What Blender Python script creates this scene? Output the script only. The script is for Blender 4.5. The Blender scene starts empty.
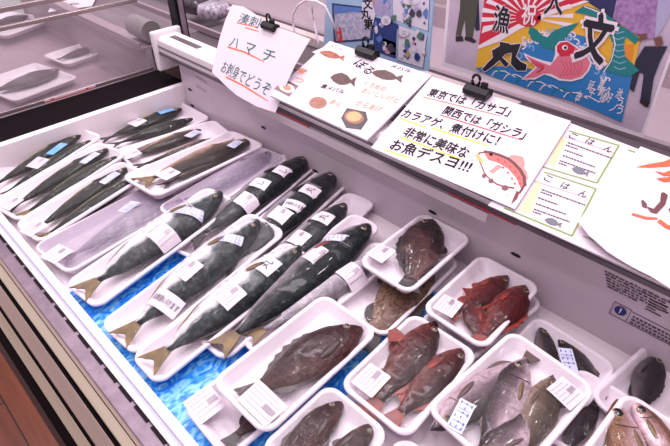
import bpy, bmesh, math, random
from mathutils import Vector, Matrix
random.seed(7)
PI = math.pi
D = bpy.data
COL = bpy.context.scene.collection

# ------------------------------------------------------------------ camera model
CX, CY, H = 335.0, 223.0, 0.80
a = Vector((-330 - CX, -(-178 - CY))); b = Vector((950 - CX, -(-175 - CY)))
F = math.sqrt(-(a.x * b.x + a.y * b.y))
X_ = -Vector((a.x, a.y, -F)).normalized(); Y_ = Vector((b.x, b.y, -F)).normalized(); Z_ = X_.cross(Y_).normalized()
Y_ = Z_.cross(X_)
ROT = Matrix((X_, Y_, Z_))
CAM = Vector((0, 0, H))

def ray(px, py):
    return (ROT @ Vector((px - CX, -(py - CY), -F))).normalized()
def hit(px, py, p0, n):
    d = ray(px, py)
    return CAM + d * ((p0 - CAM).dot(n) / d.dot(n))
def Pz(px, py, z): return hit(px, py, Vector((0, 0, z)), Vector((0, 0, 1)))
def Py(px, py, y): return hit(px, py, Vector((0, y, 0)), Vector((0, 1, 0)))

# ------------------------------------------------------------------ materials
def lin(c):
    return tuple(((v / 255) / 12.92 if v / 255 <= .04045 else ((v / 255 + .055) / 1.055) ** 2.4) for v in c) + (1,)
MATS = {}
def mat(name, rgb, rough=.5, metal=0, noise=None, nscale=20, bump=0, bscale=60, coat=0, spec=.5, sss=0, stretch=None):
    if name in MATS: return MATS[name]
    m = D.materials.new(name); m.use_nodes = True
    nt = m.node_tree; n = nt.nodes; l = nt.links
    bs = n['Principled BSDF']
    bs.inputs['Base Color'].default_value = lin(rgb)
    bs.inputs['Roughness'].default_value = rough
    bs.inputs['Metallic'].default_value = metal
    bs.inputs['Coat Weight'].default_value = coat
    bs.inputs['Coat Roughness'].default_value = .08
    bs.inputs['Specular IOR Level'].default_value = spec
    if noise or bump:
        tc = n.new('ShaderNodeTexCoord'); mp = n.new('ShaderNodeMapping')
        l.new(tc.outputs['Object'], mp.inputs[0])
        if stretch: mp.inputs['Scale'].default_value = stretch
    if noise:
        nz = n.new('ShaderNodeTexNoise'); nz.inputs['Scale'].default_value = nscale; nz.inputs['Detail'].default_value = 5
        cr = n.new('ShaderNodeValToRGB'); cr.color_ramp.elements[0].position = .35; cr.color_ramp.elements[1].position = .65
        cr.color_ramp.elements[0].color = lin(rgb); cr.color_ramp.elements[1].color = lin(noise)
        l.new(mp.outputs[0], nz.inputs['Vector']); l.new(nz.outputs[0], cr.inputs[0]); l.new(cr.outputs[0], bs.inputs['Base Color'])
    if bump:
        nb = n.new('ShaderNodeTexNoise'); nb.inputs['Scale'].default_value = bscale; nb.inputs['Detail'].default_value = 3
        bp = n.new('ShaderNodeBump'); bp.inputs['Strength'].default_value = bump; bp.inputs['Distance'].default_value = .01
        l.new(mp.outputs[0], nb.inputs['Vector']); l.new(nb.outputs[0], bp.inputs['Height']); l.new(bp.outputs[0], bs.inputs['Normal'])
    MATS[name] = m
    return m

def film_mat(name, haze, haze_rgb, rough=.09, bump=.5, bscale=38, fr=.10):
    m = D.materials.new(name); m.use_nodes = True; nt = m.node_tree; n = nt.nodes; l = nt.links
    n.remove(n['Principled BSDF']); out = n['Material Output']
    tr = n.new('ShaderNodeBsdfTransparent'); gl = n.new('ShaderNodeBsdfGlossy'); df = n.new('ShaderNodeBsdfDiffuse')
    gl.inputs['Roughness'].default_value = rough
    df.inputs[0].default_value = lin(haze_rgb)
    tc = n.new('ShaderNodeTexCoord'); mp = n.new('ShaderNodeMapping'); mp.inputs['Scale'].default_value = (.35, 1, 1)
    nz = n.new('ShaderNodeTexNoise'); nz.inputs['Scale'].default_value = bscale; nz.inputs['Detail'].default_value = 4
    bp = n.new('ShaderNodeBump'); bp.inputs['Strength'].default_value = bump; bp.inputs['Distance'].default_value = .012
    l.new(tc.outputs['Object'], mp.inputs[0]); l.new(mp.outputs[0], nz.inputs['Vector']); l.new(nz.outputs[0], bp.inputs['Height'])
    l.new(bp.outputs[0], gl.inputs['Normal'])
    lw = n.new('ShaderNodeLayerWeight'); lw.inputs[0].default_value = .25
    l.new(bp.outputs[0], lw.inputs['Normal'])
    mul = n.new('ShaderNodeMath'); mul.operation = 'MULTIPLY_ADD'; mul.inputs[1].default_value = .045; mul.inputs[2].default_value = fr
    l.new(lw.outputs['Fresnel'], mul.inputs[0])
    m1 = n.new('ShaderNodeMixShader'); m1.inputs[0].default_value = haze
    l.new(tr.outputs[0], m1.inputs[1]); l.new(df.outputs[0], m1.inputs[2])
    m2 = n.new('ShaderNodeMixShader'); l.new(mul.outputs[0], m2.inputs[0]); l.new(m1.outputs[0], m2.inputs[1]); l.new(gl.outputs[0], m2.inputs[2])
    l.new(m2.outputs[0], out.inputs[0])
    MATS[name] = m
    return m
FILM = film_mat('cling_film', .006, (240, 225, 240), rough=.07, bump=1.0, bscale=48, fr=.025)
FOG = film_mat('fogged_film', .42, (160, 144, 168), rough=.12, fr=.03)
ACRYL = film_mat('clear_acrylic', .03, (220, 200, 215), rough=.08, bump=.5, bscale=9, fr=.03)

def fish_mat(name, dorsal, mid, belly, spot=None, nscale=30, silver=0, rough=.36, spotamt=.5, blotch=None, pos=(.18, .45, .72)):
    """colour of a fish by height on its flank, with its mottling, plus painted glints on the mackerel skin"""
    m = D.materials.new(name); m.use_nodes = True; nt = m.node_tree; n = nt.nodes; l = nt.links
    bs = n['Principled BSDF']; bs.inputs['Roughness'].default_value = rough; bs.inputs['Metallic'].default_value = silver
    bs.inputs['Coat Weight'].default_value = .16; bs.inputs['Coat Roughness'].default_value = .05; bs.inputs['Specular IOR Level'].default_value = .12
    tc = n.new('ShaderNodeTexCoord'); uv = n.new('ShaderNodeUVMap'); uv.uv_map = 'flank'
    sx = n.new('ShaderNodeSeparateXYZ'); l.new(uv.outputs[0], sx.inputs[0])
    nz = n.new('ShaderNodeTexNoise'); nz.inputs['Scale'].default_value = nscale; nz.inputs['Detail'].default_value = 6
    l.new(tc.outputs['Object'], nz.inputs['Vector'])
    ad = n.new('ShaderNodeMath'); ad.operation = 'MULTIPLY_ADD'; ad.inputs[1].default_value = .35; l.new(nz.outputs[0], ad.inputs[0])
    sb = n.new('ShaderNodeMath'); sb.operation = 'SUBTRACT'; sb.inputs[1].default_value = .175
    l.new(sx.outputs['Y'], ad.inputs[2]); l.new(ad.outputs[0], sb.inputs[0])
    cr = n.new('ShaderNodeValToRGB'); e = cr.color_ramp.elements
    e[0].position = pos[0]; e[0].color = lin(belly); e[1].position = pos[2]; e[1].color = lin(dorsal)
    k = e.new(pos[1]); k.color = lin(mid)
    l.new(sb.outputs[0], cr.inputs[0]); last = cr.outputs[0]
    if spot:
        n2 = n.new('ShaderNodeTexNoise'); n2.inputs['Scale'].default_value = nscale * 3.2; n2.inputs['Detail'].default_value = 4
        l.new(tc.outputs['Object'], n2.inputs['Vector'])
        c2 = n.new('ShaderNodeValToRGB'); c2.color_ramp.elements[0].position = .46; c2.color_ramp.elements[1].position = .62
        c2.color_ramp.elements[1].color = (spotamt,) * 3 + (1,)
        l.new(n2.outputs[0], c2.inputs[0])
        mx = n.new('ShaderNodeMix'); mx.data_type = 'RGBA'; l.new(c2.outputs[0], mx.inputs[0]); l.new(last, mx.inputs[6]); mx.inputs[7].default_value = lin(spot)
        last = mx.outputs[2]
    if blotch:
        n3 = n.new('ShaderNodeTexNoise'); n3.inputs['Scale'].default_value = nscale * .9; n3.inputs['Detail'].default_value = 2
        l.new(tc.outputs['Object'], n3.inputs['Vector'])
        c3 = n.new('ShaderNodeValToRGB'); c3.color_ramp.elements[0].position = .5; c3.color_ramp.elements[1].position = .6
        l.new(n3.outputs[0], c3.inputs[0])
        mx = n.new('ShaderNodeMix'); mx.data_type = 'RGBA'; l.new(c3.outputs[0], mx.inputs[0]); l.new(last, mx.inputs[6]); mx.inputs[7].default_value = lin(blotch)
        last = mx.outputs[2]
    l.new(last, bs.inputs['Base Color'])
    # scales
    vo = n.new('ShaderNodeTexVoronoi'); vo.inputs['Scale'].default_value = 330
    l.new(tc.outputs['Object'], vo.inputs['Vector'])
    bp = n.new('ShaderNodeBump'); bp.inputs['Strength'].default_value = .35; bp.inputs['Distance'].default_value = .002
    n4 = n.new('ShaderNodeTexNoise'); n4.inputs['Scale'].default_value = 90; l.new(tc.outputs['Object'], n4.inputs['Vector'])
    b2 = n.new('ShaderNodeBump'); b2.inputs['Strength'].default_value = .4; b2.inputs['Distance'].default_value = .006
    l.new(n4.outputs[0], b2.inputs['Height']); l.new(vo.outputs[0], bp.inputs['Height']); l.new(b2.outputs[0], bp.inputs['Normal'])
    l.new(bp.outputs[0], bs.inputs['Normal'])
    MATS[name] = m
    return m

# ------------------------------------------------------------------ objects
def mesh_obj(name, verts, faces, m, parent=None, smooth=False, mw=None, uv=None, mats=None, fmi=None):
    me = D.meshes.new(name); me.from_pydata([tuple(v) for v in verts], [], faces)
    me.materials.append(m)
    for q in (mats or []): me.materials.append(q)
    if fmi:
        for i, k in enumerate(fmi): me.polygons[i].material_index = k
    if smooth:
        for p in me.polygons: p.use_smooth = True
    if uv:
        ul = me.uv_layers.new(name='flank')
        for lp in me.loops: ul.data[lp.index].uv = uv[lp.vertex_index]
    me.update()
    o = D.objects.new(name, me); COL.objects.link(o)
    if parent: o.parent = parent
    if mw is not None: o.matrix_local = mw
    return o
def tag(o, label, cat=None, group=None, kind=None):
    if label: o['label'] = label
    if cat: o['category'] = cat
    if group: o['group'] = group
    if kind: o['kind'] = kind
    return o
def empty(name, mw):
    o = D.objects.new(name, None); COL.objects.link(o); o.matrix_world = mw; o.empty_display_size = .05
    return o
class MB:
    def __init__(s): s.v = []; s.f = []
    def add(s, vs, fs):
        k = len(s.v); s.v += [Vector(v) for v in vs]; s.f += [tuple(i + k for i in f) for f in fs]; return s
    def box(s, x0, x1, y0, y1, z0, z1):
        return s.add([(x0, y0, z0), (x1, y0, z0), (x1, y1, z0), (x0, y1, z0), (x0, y0, z1), (x1, y0, z1), (x1, y1, z1), (x0, y1, z1)],
                     [(3, 2, 1, 0), (4, 5, 6, 7), (0, 1, 5, 4), (1, 2, 6, 5), (2, 3, 7, 6), (3, 0, 4, 7)])
    def prism(s, pts, x0, x1):   # (y,z) section swept along x
        n = len(pts)
        vs = [(x0, y, z) for y, z in pts] + [(x1, y, z) for y, z in pts]
        return s.add(vs, [tuple(range(n)), tuple(reversed(range(n, 2 * n)))] + [(i + n, (i + 1) % n + n, (i + 1) % n, i) for i in range(n)])
    def plate(s, pts, z0, z1):   # (x,y) outline extruded
        n = len(pts)
        if sum(pts[i][0] * pts[(i + 1) % n][1] - pts[(i + 1) % n][0] * pts[i][1] for i in range(n)) < 0: pts = list(reversed(pts))
        vs = [(p[0], p[1], z0) for p in pts] + [(p[0], p[1], z1) for p in pts]
        return s.add(vs, [tuple(reversed(range(n))), tuple(range(n, 2 * n))] + [(i, (i + 1) % n, (i + 1) % n + n, i + n) for i in range(n)])
    def tube(s, pts, r, n=8):
        pts = [Vector(p) for p in pts]; rings = []
        for i, p in enumerate(pts):
            t = (pts[min(i + 1, len(pts) - 1)] - pts[max(i - 1, 0)]).normalized()
            u = t.cross(Vector((0, 0, 1)));  u = u.normalized() if u.length > 1e-3 else Vector((1, 0, 0))
            w = t.cross(u)
            rings.append([p + (u * math.cos(2 * PI * k / n) + w * math.sin(2 * PI * k / n)) * r for k in range(n)])
        vs = [q for rr in rings for q in rr]
        fs = [(i * n + k, i * n + (k + 1) % n, (i + 1) * n + (k + 1) % n, (i + 1) * n + k) for i in range(len(pts) - 1) for k in range(n)]
        fs += [tuple(reversed(range(n))), tuple(range((len(pts) - 1) * n, len(pts) * n))]
        return s.add(vs, fs)
    def build(s, name, m, parent=None, smooth=False, mw=None, bevel=0):
        o = mesh_obj(name, s.v, s.f, m, parent, smooth, mw)
        bm = bmesh.new(); bm.from_mesh(o.data); bmesh.ops.recalc_face_normals(bm, faces=bm.faces); bm.to_mesh(o.data); bm.free()
        if bevel:
            md = o.modifiers.new('bevel', 'BEVEL'); md.width = bevel; md.segments = 2; md.limit_method = 'ANGLE'
        return o
def struct(o): o['kind'] = 'structure'; return o

WHITE = mat('white_enamel', (236, 226, 232), .35)
FOAM = mat('foam_tray', (240, 228, 237), .45, bump=.06, bscale=300, spec=.4)
PAPER = mat('white_paper', (224, 209, 220), .55)
LAMIN = mat('laminated_paper', (222, 207, 219), .38)
BLACK = mat('black_plastic', (16, 14, 18), .4, spec=.3)
DARK = mat('dark_rubber', (16, 8, 12), .75, spec=.08)
INK = mat('black_ink', (26, 20, 28), .7, spec=.2)
GREYINK = mat('grey_ink', (150, 136, 150), .6)
BLUEINK = mat('blue_ink', (66, 88, 165), .6)
STICK = mat('sticker_paper', (228, 214, 225), .4)
STICKB = mat('pale_blue_sticker', (214, 216, 238), .4)
SKY = mat('bright_blue_sticker', (88, 165, 225), .4)
STEEL = mat('brushed_steel', (122, 104, 118), .35, .2, noise=(142, 122, 136), nscale=35, bump=.08, bscale=120)

# ------------------------------------------------------------------ text
FONTC = {}
def text_mesh(s, bold=0.0):
    key = (s, bold)
    if key in FONTC: return FONTC[key]
    cu = D.curves.new('t', 'FONT'); cu.body = s; cu.size = 1; cu.offset = bold; cu.resolution_u = 2; cu.fill_mode = 'FRONT'
    ob = D.objects.new('t', cu); COL.objects.link(ob)
    dg = bpy.context.evaluated_depsgraph_get(); me = D.meshes.new_from_object(ob.evaluated_get(dg))
    vs = [v.co.copy() for v in me.vertices]; fs = [tuple(p.vertices) for p in me.polygons]
    D.objects.remove(ob); D.curves.remove(cu); D.meshes.remove(me)
    FONTC[key] = (vs, fs)
    return FONTC[key]

class Sheet:
    """a flat (or slightly curled) printed sheet; pixel points are cast onto its real plane"""
    def __init__(s, p0, u, v, cpx, name, m, outline, label, cat, group=None, thick=.0012, bend=None, nonroot=False):
        s.u = Vector(u).normalized(); s.v = Vector(v).normalized(); s.n = s.u.cross(s.v); s.p0 = Vector(p0)
        c = hit(cpx[0], cpx[1], s.p0, s.n); s.c = c
        s.M = Matrix(((s.u.x, s.v.x, s.n.x, c.x), (s.u.y, s.v.y, s.n.y, c.y), (s.u.z, s.v.z, s.n.z, c.z), (0, 0, 0, 1)))
        s.bend = bend or (lambda x, y: 0); s.lay = 0
        if outline is None: return
        pts = [s.q(*p) for p in outline]
        s.root = s.poly_mesh(name, pts, m, None, 0, thick)
        s.root.matrix_world = s.M
        tag(s.root, label, cat, group)
        s.lay = 0
    def q(s, px, py):
        d = hit(px, py, s.p0, s.n) - s.c
        return (d.dot(s.u), d.dot(s.v))
    def poly_mesh(s, name, pts, m, parent, z, thick=0):
        bm = bmesh.new()
        bv = [bm.verts.new((p[0], p[1], z)) for p in pts]
        f = bm.faces.new(bv); f.normal_update()
        if f.normal.z < 0: f.normal_flip()
        if s.bend(.05, .05) != 0 or s.bend(-.03, .02) != 0:
            bmesh.ops.triangulate(bm, faces=bm.faces[:])
            for _ in range(3 if len(pts) > 9 else 4): bmesh.ops.subdivide_edges(bm, edges=bm.edges[:], cuts=1, use_grid_fill=True)
            for v in bm.verts: v.co.z += s.bend(v.co.x, v.co.y)
        if thick:
            r = bmesh.ops.extrude_face_region(bm, geom=bm.faces[:])
            for e in r['geom']:
                if isinstance(e, bmesh.types.BMVert): e.co.z -= thick
            bmesh.ops.recalc_face_normals(bm, faces=bm.faces[:])
        me = D.meshes.new(name); bm.to_mesh(me); bm.free(); me.materials.append(m)
        o = D.objects.new(name, me); COL.objects.link(o)
        if parent: o.parent = parent
        return o
    def poly(s, name, pix, m, lay=1, label=None, local=False):
        o = s.poly_mesh(name, pix if local else [s.q(*p) for p in pix], m, s.root, .0004 * lay)
        if label: o['label'] = label
        return o
    def polys(s, name, lst, m, lay=1, label=None):
        vs = []; fs = []
        for pix in lst:
            pts = [s.q(*p) for p in pix]; k = len(vs)
            if sum(pts[i][0] * pts[(i + 1) % len(pts)][1] - pts[(i + 1) % len(pts)][0] * pts[i][1] for i in range(len(pts))) < 0: pts.reverse()
            vs += [(p[0], p[1], .0004 * lay + s.bend(*p)) for p in pts]; fs.append(tuple(range(k, k + len(pts))))
        o = mesh_obj(name, vs, fs, m, s.root)
        if label: o['label'] = label
        return o
    def text(s, t, p0, p1, m, h=None, bold=.01, lay=2, name='handwriting', label=None, jit=0):
        """string whose baseline runs from pixel p0 to pixel p1"""
        vs, fs = text_mesh(t)
        if not vs: return
        A = Vector(s.q(*p0)); B = Vector(s.q(*p1)); d = B - A
        x0 = min(v.x for v in vs); x1 = max(v.x for v in vs); k = d.length / (x1 - x0); ky = (h / .75) if h else k
        d.normalize(); n = Vector((-d.y, d.x))
        out = []; fo = []
        offs = [(0, 0)] if bold <= .004 else [(0, 0), (bold, 0), (-bold, 0), (0, bold), (0, -bold)]
        for q, (bx, by) in enumerate(offs):
            kk = len(out)
            for v in vs:
                p = A + d * ((v.x + bx - x0) * k) + n * ((v.y + by) * ky)
                out.append((p.x, p.y, .0004 * lay + .00003 * q + s.bend(p.x, p.y)))
            fo += [tuple(i + kk for i in f) for f in fs]
        o = mesh_obj(name, out, fo, m, s.root)
        if label: o['label'] = label
        return o
    def stroke(s, pix, w, m, lay=1, name='underline', taper=True):
        pts = [Vector(s.q(*p)) for p in pix]; L = []; R = []
        # resample
        P = []
        for i in range(len(pts) - 1):
            for k in range(4): P.append(pts[i].lerp(pts[i + 1], k / 4))
        P.append(pts[-1])
        for i, p in enumerate(P):
            t = (P[min(i + 1, len(P) - 1)] - P[max(i - 1, 0)]).normalized(); n = Vector((-t.y, t.x))
            ww = w * (.5 if not taper else (.5 if i < len(P) * .6 else .5 - .35 * (i - len(P) * .6) / (len(P) * .4)))
            L.append(p + n * ww); R.append(p - n * ww)
        vs = [(p.x, p.y, .0004 * lay + s.bend(p.x, p.y)) for p in R + L]; n = len(P)
        return mesh_obj(name, vs, [(i, i + 1, n + i + 1, n + i) for i in range(n - 1)], m, s.root)

# ================================================================== THE SETTING
XL, XR = -3.0, .75
wood = mat('wood_floor', (120, 70, 52), .3, noise=(78, 40, 34), nscale=4, stretch=(.6, 9, 1))
m = D.materials['wood_floor']; nt = m.node_tree
br = nt.nodes.new('ShaderNodeTexBrick'); tc = nt.nodes.new('ShaderNodeTexCoord')
br.inputs['Scale'].default_value = 1; br.inputs['Brick Width'].default_value = .9; br.inputs['Row Height'].default_value = .09; br.inputs['Mortar Size'].default_value = .002
br.inputs['Color1'].default_value = lin((184, 104, 74)); br.inputs['Color2'].default_value = lin((130, 68, 52)); br.inputs['Mortar'].default_value = lin((50, 26, 22))
mx = nt.nodes.new('ShaderNodeMix'); mx.data_type = 'RGBA'; mx.blend_type = 'MULTIPLY'; mx.inputs[0].default_value = .38
nt.links.new(tc.outputs['Object'], br.inputs['Vector'])
cr = [n for n in nt.nodes if n.type == 'VALTORGB'][0]; cr.color_ramp.elements[0].color = (1, 1, 1, 1); cr.color_ramp.elements[1].color = lin((120, 100, 95))
nt.links.new(br.outputs[0], mx.inputs[6]); nt.links.new(cr.outputs[0], mx.inputs[7]); nt.links.new(mx.outputs[2], nt.nodes['Principled BSDF'].inputs['Base Color'])
struct(MB().box(-5, 2, -2, 4, -.66, -.62).build('floor', wood))

# --- the refrigerated display case (one thing with its parts)
case = empty('display_case', Matrix.Translation((-.4, .45, -.62)))
tag(case, 'white open refrigerated display case whose beige and steel front edge runs along the aisle', 'display case')
CI = case.matrix_world.inverted()
def cpart(mb, name, m, bevel=0, label=None, parent=None):
    for v in mb.v: v.xyz = CI @ v
    o = mb.build(name, m, parent or case, bevel=bevel)
    if label: o['label'] = label
    return o
cpart(MB().box(-1.52, XR, .12, .84, -.03, 0), 'deck', WHITE)
cpart(MB().box(-1.52, XR, .822, .842, 0, .185), 'back_panel', mat('back_panel_grey', (200, 184, 195), .34, bump=.04, bscale=3))
for (px, py) in ((190, 89.5), (192.5, 105.5), (263.5, 127.6), (315.4, 171), (367.5, 208), (432.5, 212.2), (515.7, 254.8)):
    p = Py(px, py, .821)
    pts = [(p.x + .0085 * math.cos(t) + (.006 if math.cos(t) > 0 else -.006) * .5, p.z + .0042 * math.sin(t)) for t in [2 * PI * k / 14 for k in range(14)]]
    cpart(MB().add([(x, .8205, z) for x, z in pts], [tuple(range(14))]), 'air_slot', BLACK)
# end wall, dark ledge
cpart(MB().box(-1.545, -1.52, .12, .84, -.03, .095), 'end_panel', WHITE, .003)
cpart(MB().prism([(.05, -.02), (.84, -.02), (.84, .096), (.05, .096)], -1.70, -1.546), 'end_ledge', DARK, .003)
# sign rail
cpart(MB().prism([(.80, .205), (.80, .236), (.81, .246), (.875, .246), (.885, .236), (.885, .186), (.80, .186)], -1.59, XR), 'top_rail', WHITE, .002)
cpart(MB().box(-1.612, -1.59, .785, .895, .13, .262), 'rail_end_cap', WHITE, .006)
cpart(MB().box(-1.56, -1.40, .828, .850, .2462, .2475), 'slot_cover', mat('grey_slot', (96, 86, 92), .4))
cpart(MB().box(-1.59, XR, .797, .80, .212, .218), 'rail_groove', mat('groove_grey', (120, 108, 116), .4))
cpart(MB().box(-1.59, XR, .795, .80, .188, .198), 'rail_lip', mat('lip_grey', (96, 86, 94), .4))
cpart(MB().box(-1.09, -.33, .787, .7995, .164, .187), 'price_channel', mat('channel_grey', (206, 192, 200), .3))
for pa, pb in (((279, 113), (309, 126)), ((449, 193), (516, 225))):
    A = Py(*pa, .785); B = Py(*pb, .785); cpart(MB().box(A.x, B.x, .785, .787, (A.z + B.z) / 2 - .0016, (A.z + B.z) / 2 + .0016), 'red_strip', mat('red_strip', (178, 40, 58), .4), label='thin red line')
# centre deck behind the rail
cpart(MB().box(-1.70, XR, .886, 1.30, .16, .19), 'centre_deck', mat('deck_grey', (84, 74, 80), .35, bump=.1, bscale=8))
# front edge
cpart(MB().prism([(.12, -.03), (.12, .040), (.136, .040), (.136, -.03)], -1.52, XR), 'front_panel', WHITE)
cpart(MB().box(-1.70, XR, .102, .110, .03, .062), 'price_rail', WHITE, .001)
cpart(MB().box(-1.70, XR, .110, .117, .03, .054), 'rail_recess', mat('recess_blue_grey', (188, 188, 212), .3))
cpart(MB().box(-1.70, XR, .117, .122, .03, .060), 'inner_rail', WHITE, .001)
cpart(MB().box(-1.70, XR, .073, .1015, .02, .057), 'steel_strip', STEEL, .002)
sl = MB(); x = -1.69
while x < XR - .05:
    sl.box(x, x + .040, .0960, .1016, .0565, .0585); x += .052
cpart(sl, 'slot', mat('slot_dark', (30, 20, 28), .6, spec=.1))
BEI = mat('beige_bumper', (186, 172, 152), .42, bump=.06, bscale=60, spec=.4, stretch=(.05, 1, 1), noise=(172, 158, 142), nscale=30)
BEI2 = mat('taupe_bumper', (170, 148, 138), .4, noise=(158, 136, 128), nscale=30, stretch=(.05, 1, 1))
cpart(MB().prism([(.073, .053), (.068, .050), (.068, 0), (.073, 0)], -1.70, XR), 'bumper_edge', BEI2)
cpart(MB().prism([(.067, .046), (.052, .036), (.052, -.05), (.067, -.05)], -1.70, XR), 'bumper_band', BEI, .0015)
cpart(MB().prism([(.049, .033), (.046, .030), (.046, -.05), (.049, -.05)], -1.70, XR), 'bumper_groove', DARK)
cpart(MB().prism([(.045, .030), (.025, .005), (.025, -.08), (.045, -.08)], -1.70, XR), 'bumper_band', BEI2, .0015)
cpart(MB().prism([(.024, .000), (.021, -.004), (.021, -.08), (.024, -.08)], -1.70, XR), 'bumper_groove', DARK)
cpart(MB().prism([(.020, -.004), (.005, -.030), (.005, -.1), (.020, -.1)], -1.70, XR), 'bumper_band', BEI, .0015)
cpart(MB().prism([(.004, -.034), (-.008, -.05), (-.008, -.1), (.004, -.1)], -1.70, XR), 'base_trim', DARK, .002)
cpart(MB().prism([(-.009, -.055), (-.018, -.07), (-.018, -.60), (.82, -.60), (.82, -.1), (-.009, -.1)], -1.70, XR), 'base', mat('base_dark', (48, 34, 36), .4))
cpart(MB().box(-1.70, XR, .136, .82, -.1, -.031), 'tank', DARK)

# notices printed on the back panel
def notice(mb, x, z, w, h): mb.box(x, x + w, .8203, .8212, z, z + h)
nb = MB(); nb2 = MB(); nb3 = MB(); rnd = random.Random(3)
for r in range(6):
    p = Py(606, 268, .82); x = p.x + r * .003; z = p.z - .010 - r * .0058
    xe = x + (.125, .105, .1, .085, .1, .05)[r]
    while x < xe:
        w = rnd.uniform(.003, .010); notice(nb, x, z, w, rnd.uniform(.0018, .0034)); x += w + rnd.uniform(.001, .003)
for r in range(5):
    p = Py(650, 300, .82); notice(nb2, p.x, p.z - r * .006, rnd.uniform(.015, .03), .002)
for r in range(3):
    p = Py(633, 316, .82); x = p.x; z = p.z - .004 - r * .0075
    while x < p.x + .12:
        w = rnd.uniform(.003, .007); notice(nb3, x, z, w, .004); x += w + .002
for q_ in (nb, nb2, nb3): cpart(q_, 'printed_notice', mat('notice_ink', (92, 72, 92), .6))
fr = MB(); p = Py(614.5, 302, .82); q = p.x + .030; zz = p.z - .032
for (x0, x1, z0, z1) in ((p.x, q, p.z, p.z + .001), (p.x, q, zz, zz + .001), (p.x, p.x + .001, zz, p.z), (q, q + .001, zz, p.z), (q + .002, q + .16, p.z - .003, p.z - .002), (q + .002, q + .16, zz, zz + .001)):
    fr.box(x0, x1, .8203, .8212, z0, z1)
cpart(fr, 'notice_frame', mat('notice_ink', (0, 0, 0)))
ic = MB(); cxx, czz = (p.x + q) / 2, p.z - .013
ic.add([(cxx + .0105 * math.cos(t), .8200, czz + .0105 * math.sin(t)) for t in [2 * PI * k / 20 for k in range(20)]], [tuple(range(20))])
cpart(ic, 'warning_mark', mat('mark_blue', (34, 36, 110), .5), label='round blue warning mark')
em = MB().box(cxx - .0012, cxx + .0012, .8195, .8198, czz - .002, czz + .007).box(cxx - .0012, cxx + .0012, .8195, .8198, czz - .006, czz - .0035)
cpart(em, 'exclamation_mark', STICK)
sm = MB()
for r in range(2):
    p = Py(196, 78 + r * 9, .82)
    for k in range(5): notice(sm, p.x + k * .012, p.z - k * .001, .009, .009)
cpart(sm, 'small_stamp', mat('stamp_grey', (190, 172, 184), .5))

# wave patterned sheet on the deck
mb_ = D.materials.new('sea_sheet'); mb_.use_nodes = True; nt = mb_.node_tree
vo = nt.nodes.new('ShaderNodeTexNoise'); vo.inputs['Scale'].default_value = 60; vo.inputs['Detail'].default_value = 4; vo.inputs['Distortion'].default_value = 1.4
tc = nt.nodes.new('ShaderNodeTexCoord'); cr = nt.nodes.new('ShaderNodeValToRGB'); mp = nt.nodes.new('ShaderNodeMapping'); mp.inputs['Scale'].default_value = (1, .55, 1)
cr.color_ramp.elements[0].position = .40; cr.color_ramp.elements[0].color = lin((34, 124, 230)); cr.color_ramp.elements[1].position = .62; cr.color_ramp.elements[1].color = lin((150, 218, 252))
e = cr.color_ramp.elements.new(.5); e.color = lin((60, 165, 245))
nt.links.new(tc.outputs['Object'], mp.inputs[0]); nt.links.new(mp.outputs[0], vo.inputs['Vector']); nt.links.new(vo.outputs[0], cr.inputs[0]); nt.links.new(cr.outputs[0], nt.nodes['Principled BSDF'].inputs['Base Color'])
nt.nodes['Principled BSDF'].inputs['Roughness'].default_value = .25
mat_sheet = MB().box(-.94, -.335, .138, .70, .0004, .0016).build('patterned_sheet', mb_)
tag(mat_sheet, 'bright blue water-patterned sheet lining the bottom of the case between the trays', 'sheet')

# ================================================================== FISH
PROF = {  # s, dorsal, ventral, half thickness  (fractions of total length)
 'yellowtail': [(0, .010, .012, .010), (.03, .036, .034, .030), (.1, .066, .060, .050), (.2, .086, .082, .060), (.33, .098, .098, .066), (.48, .096, .100, .064), (.62, .078, .082, .052), (.76, .046, .050, .032), (.85, .020, .022, .014), (.88, .018, .019, .012)],
 'mackerel': [(0, .006, .007, .006), (.04, .030, .028, .022), (.14, .054, .054, .042), (.3, .070, .074, .05), (.45, .070, .074, .05), (.6, .052, .056, .042), (.74, .032, .034, .026), (.84, .014, .015, .012), (.88, .012, .013, .01)],
 'rockfish': [(0, .012, .03, .02), (.04, .05, .055, .045), (.12, .098, .095, .075), (.24, .142, .135, .098), (.36, .158, .150, .10), (.5, .142, .14, .088), (.63, .108, .108, .066), (.75, .068, .066, .042), (.83, .050, .046, .028), (.86, .048, .046, .024)],
 'bream': [(0, .006, .012, .01), (.05, .052, .04, .03), (.13, .105, .085, .05), (.25, .145, .13, .062), (.38, .152, .148, .064), (.52, .132, .138, .056), (.66, .09, .098, .042), (.78, .048, .05, .026), (.84, .034, .034, .018), (.86, .032, .032, .016)],
}
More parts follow.
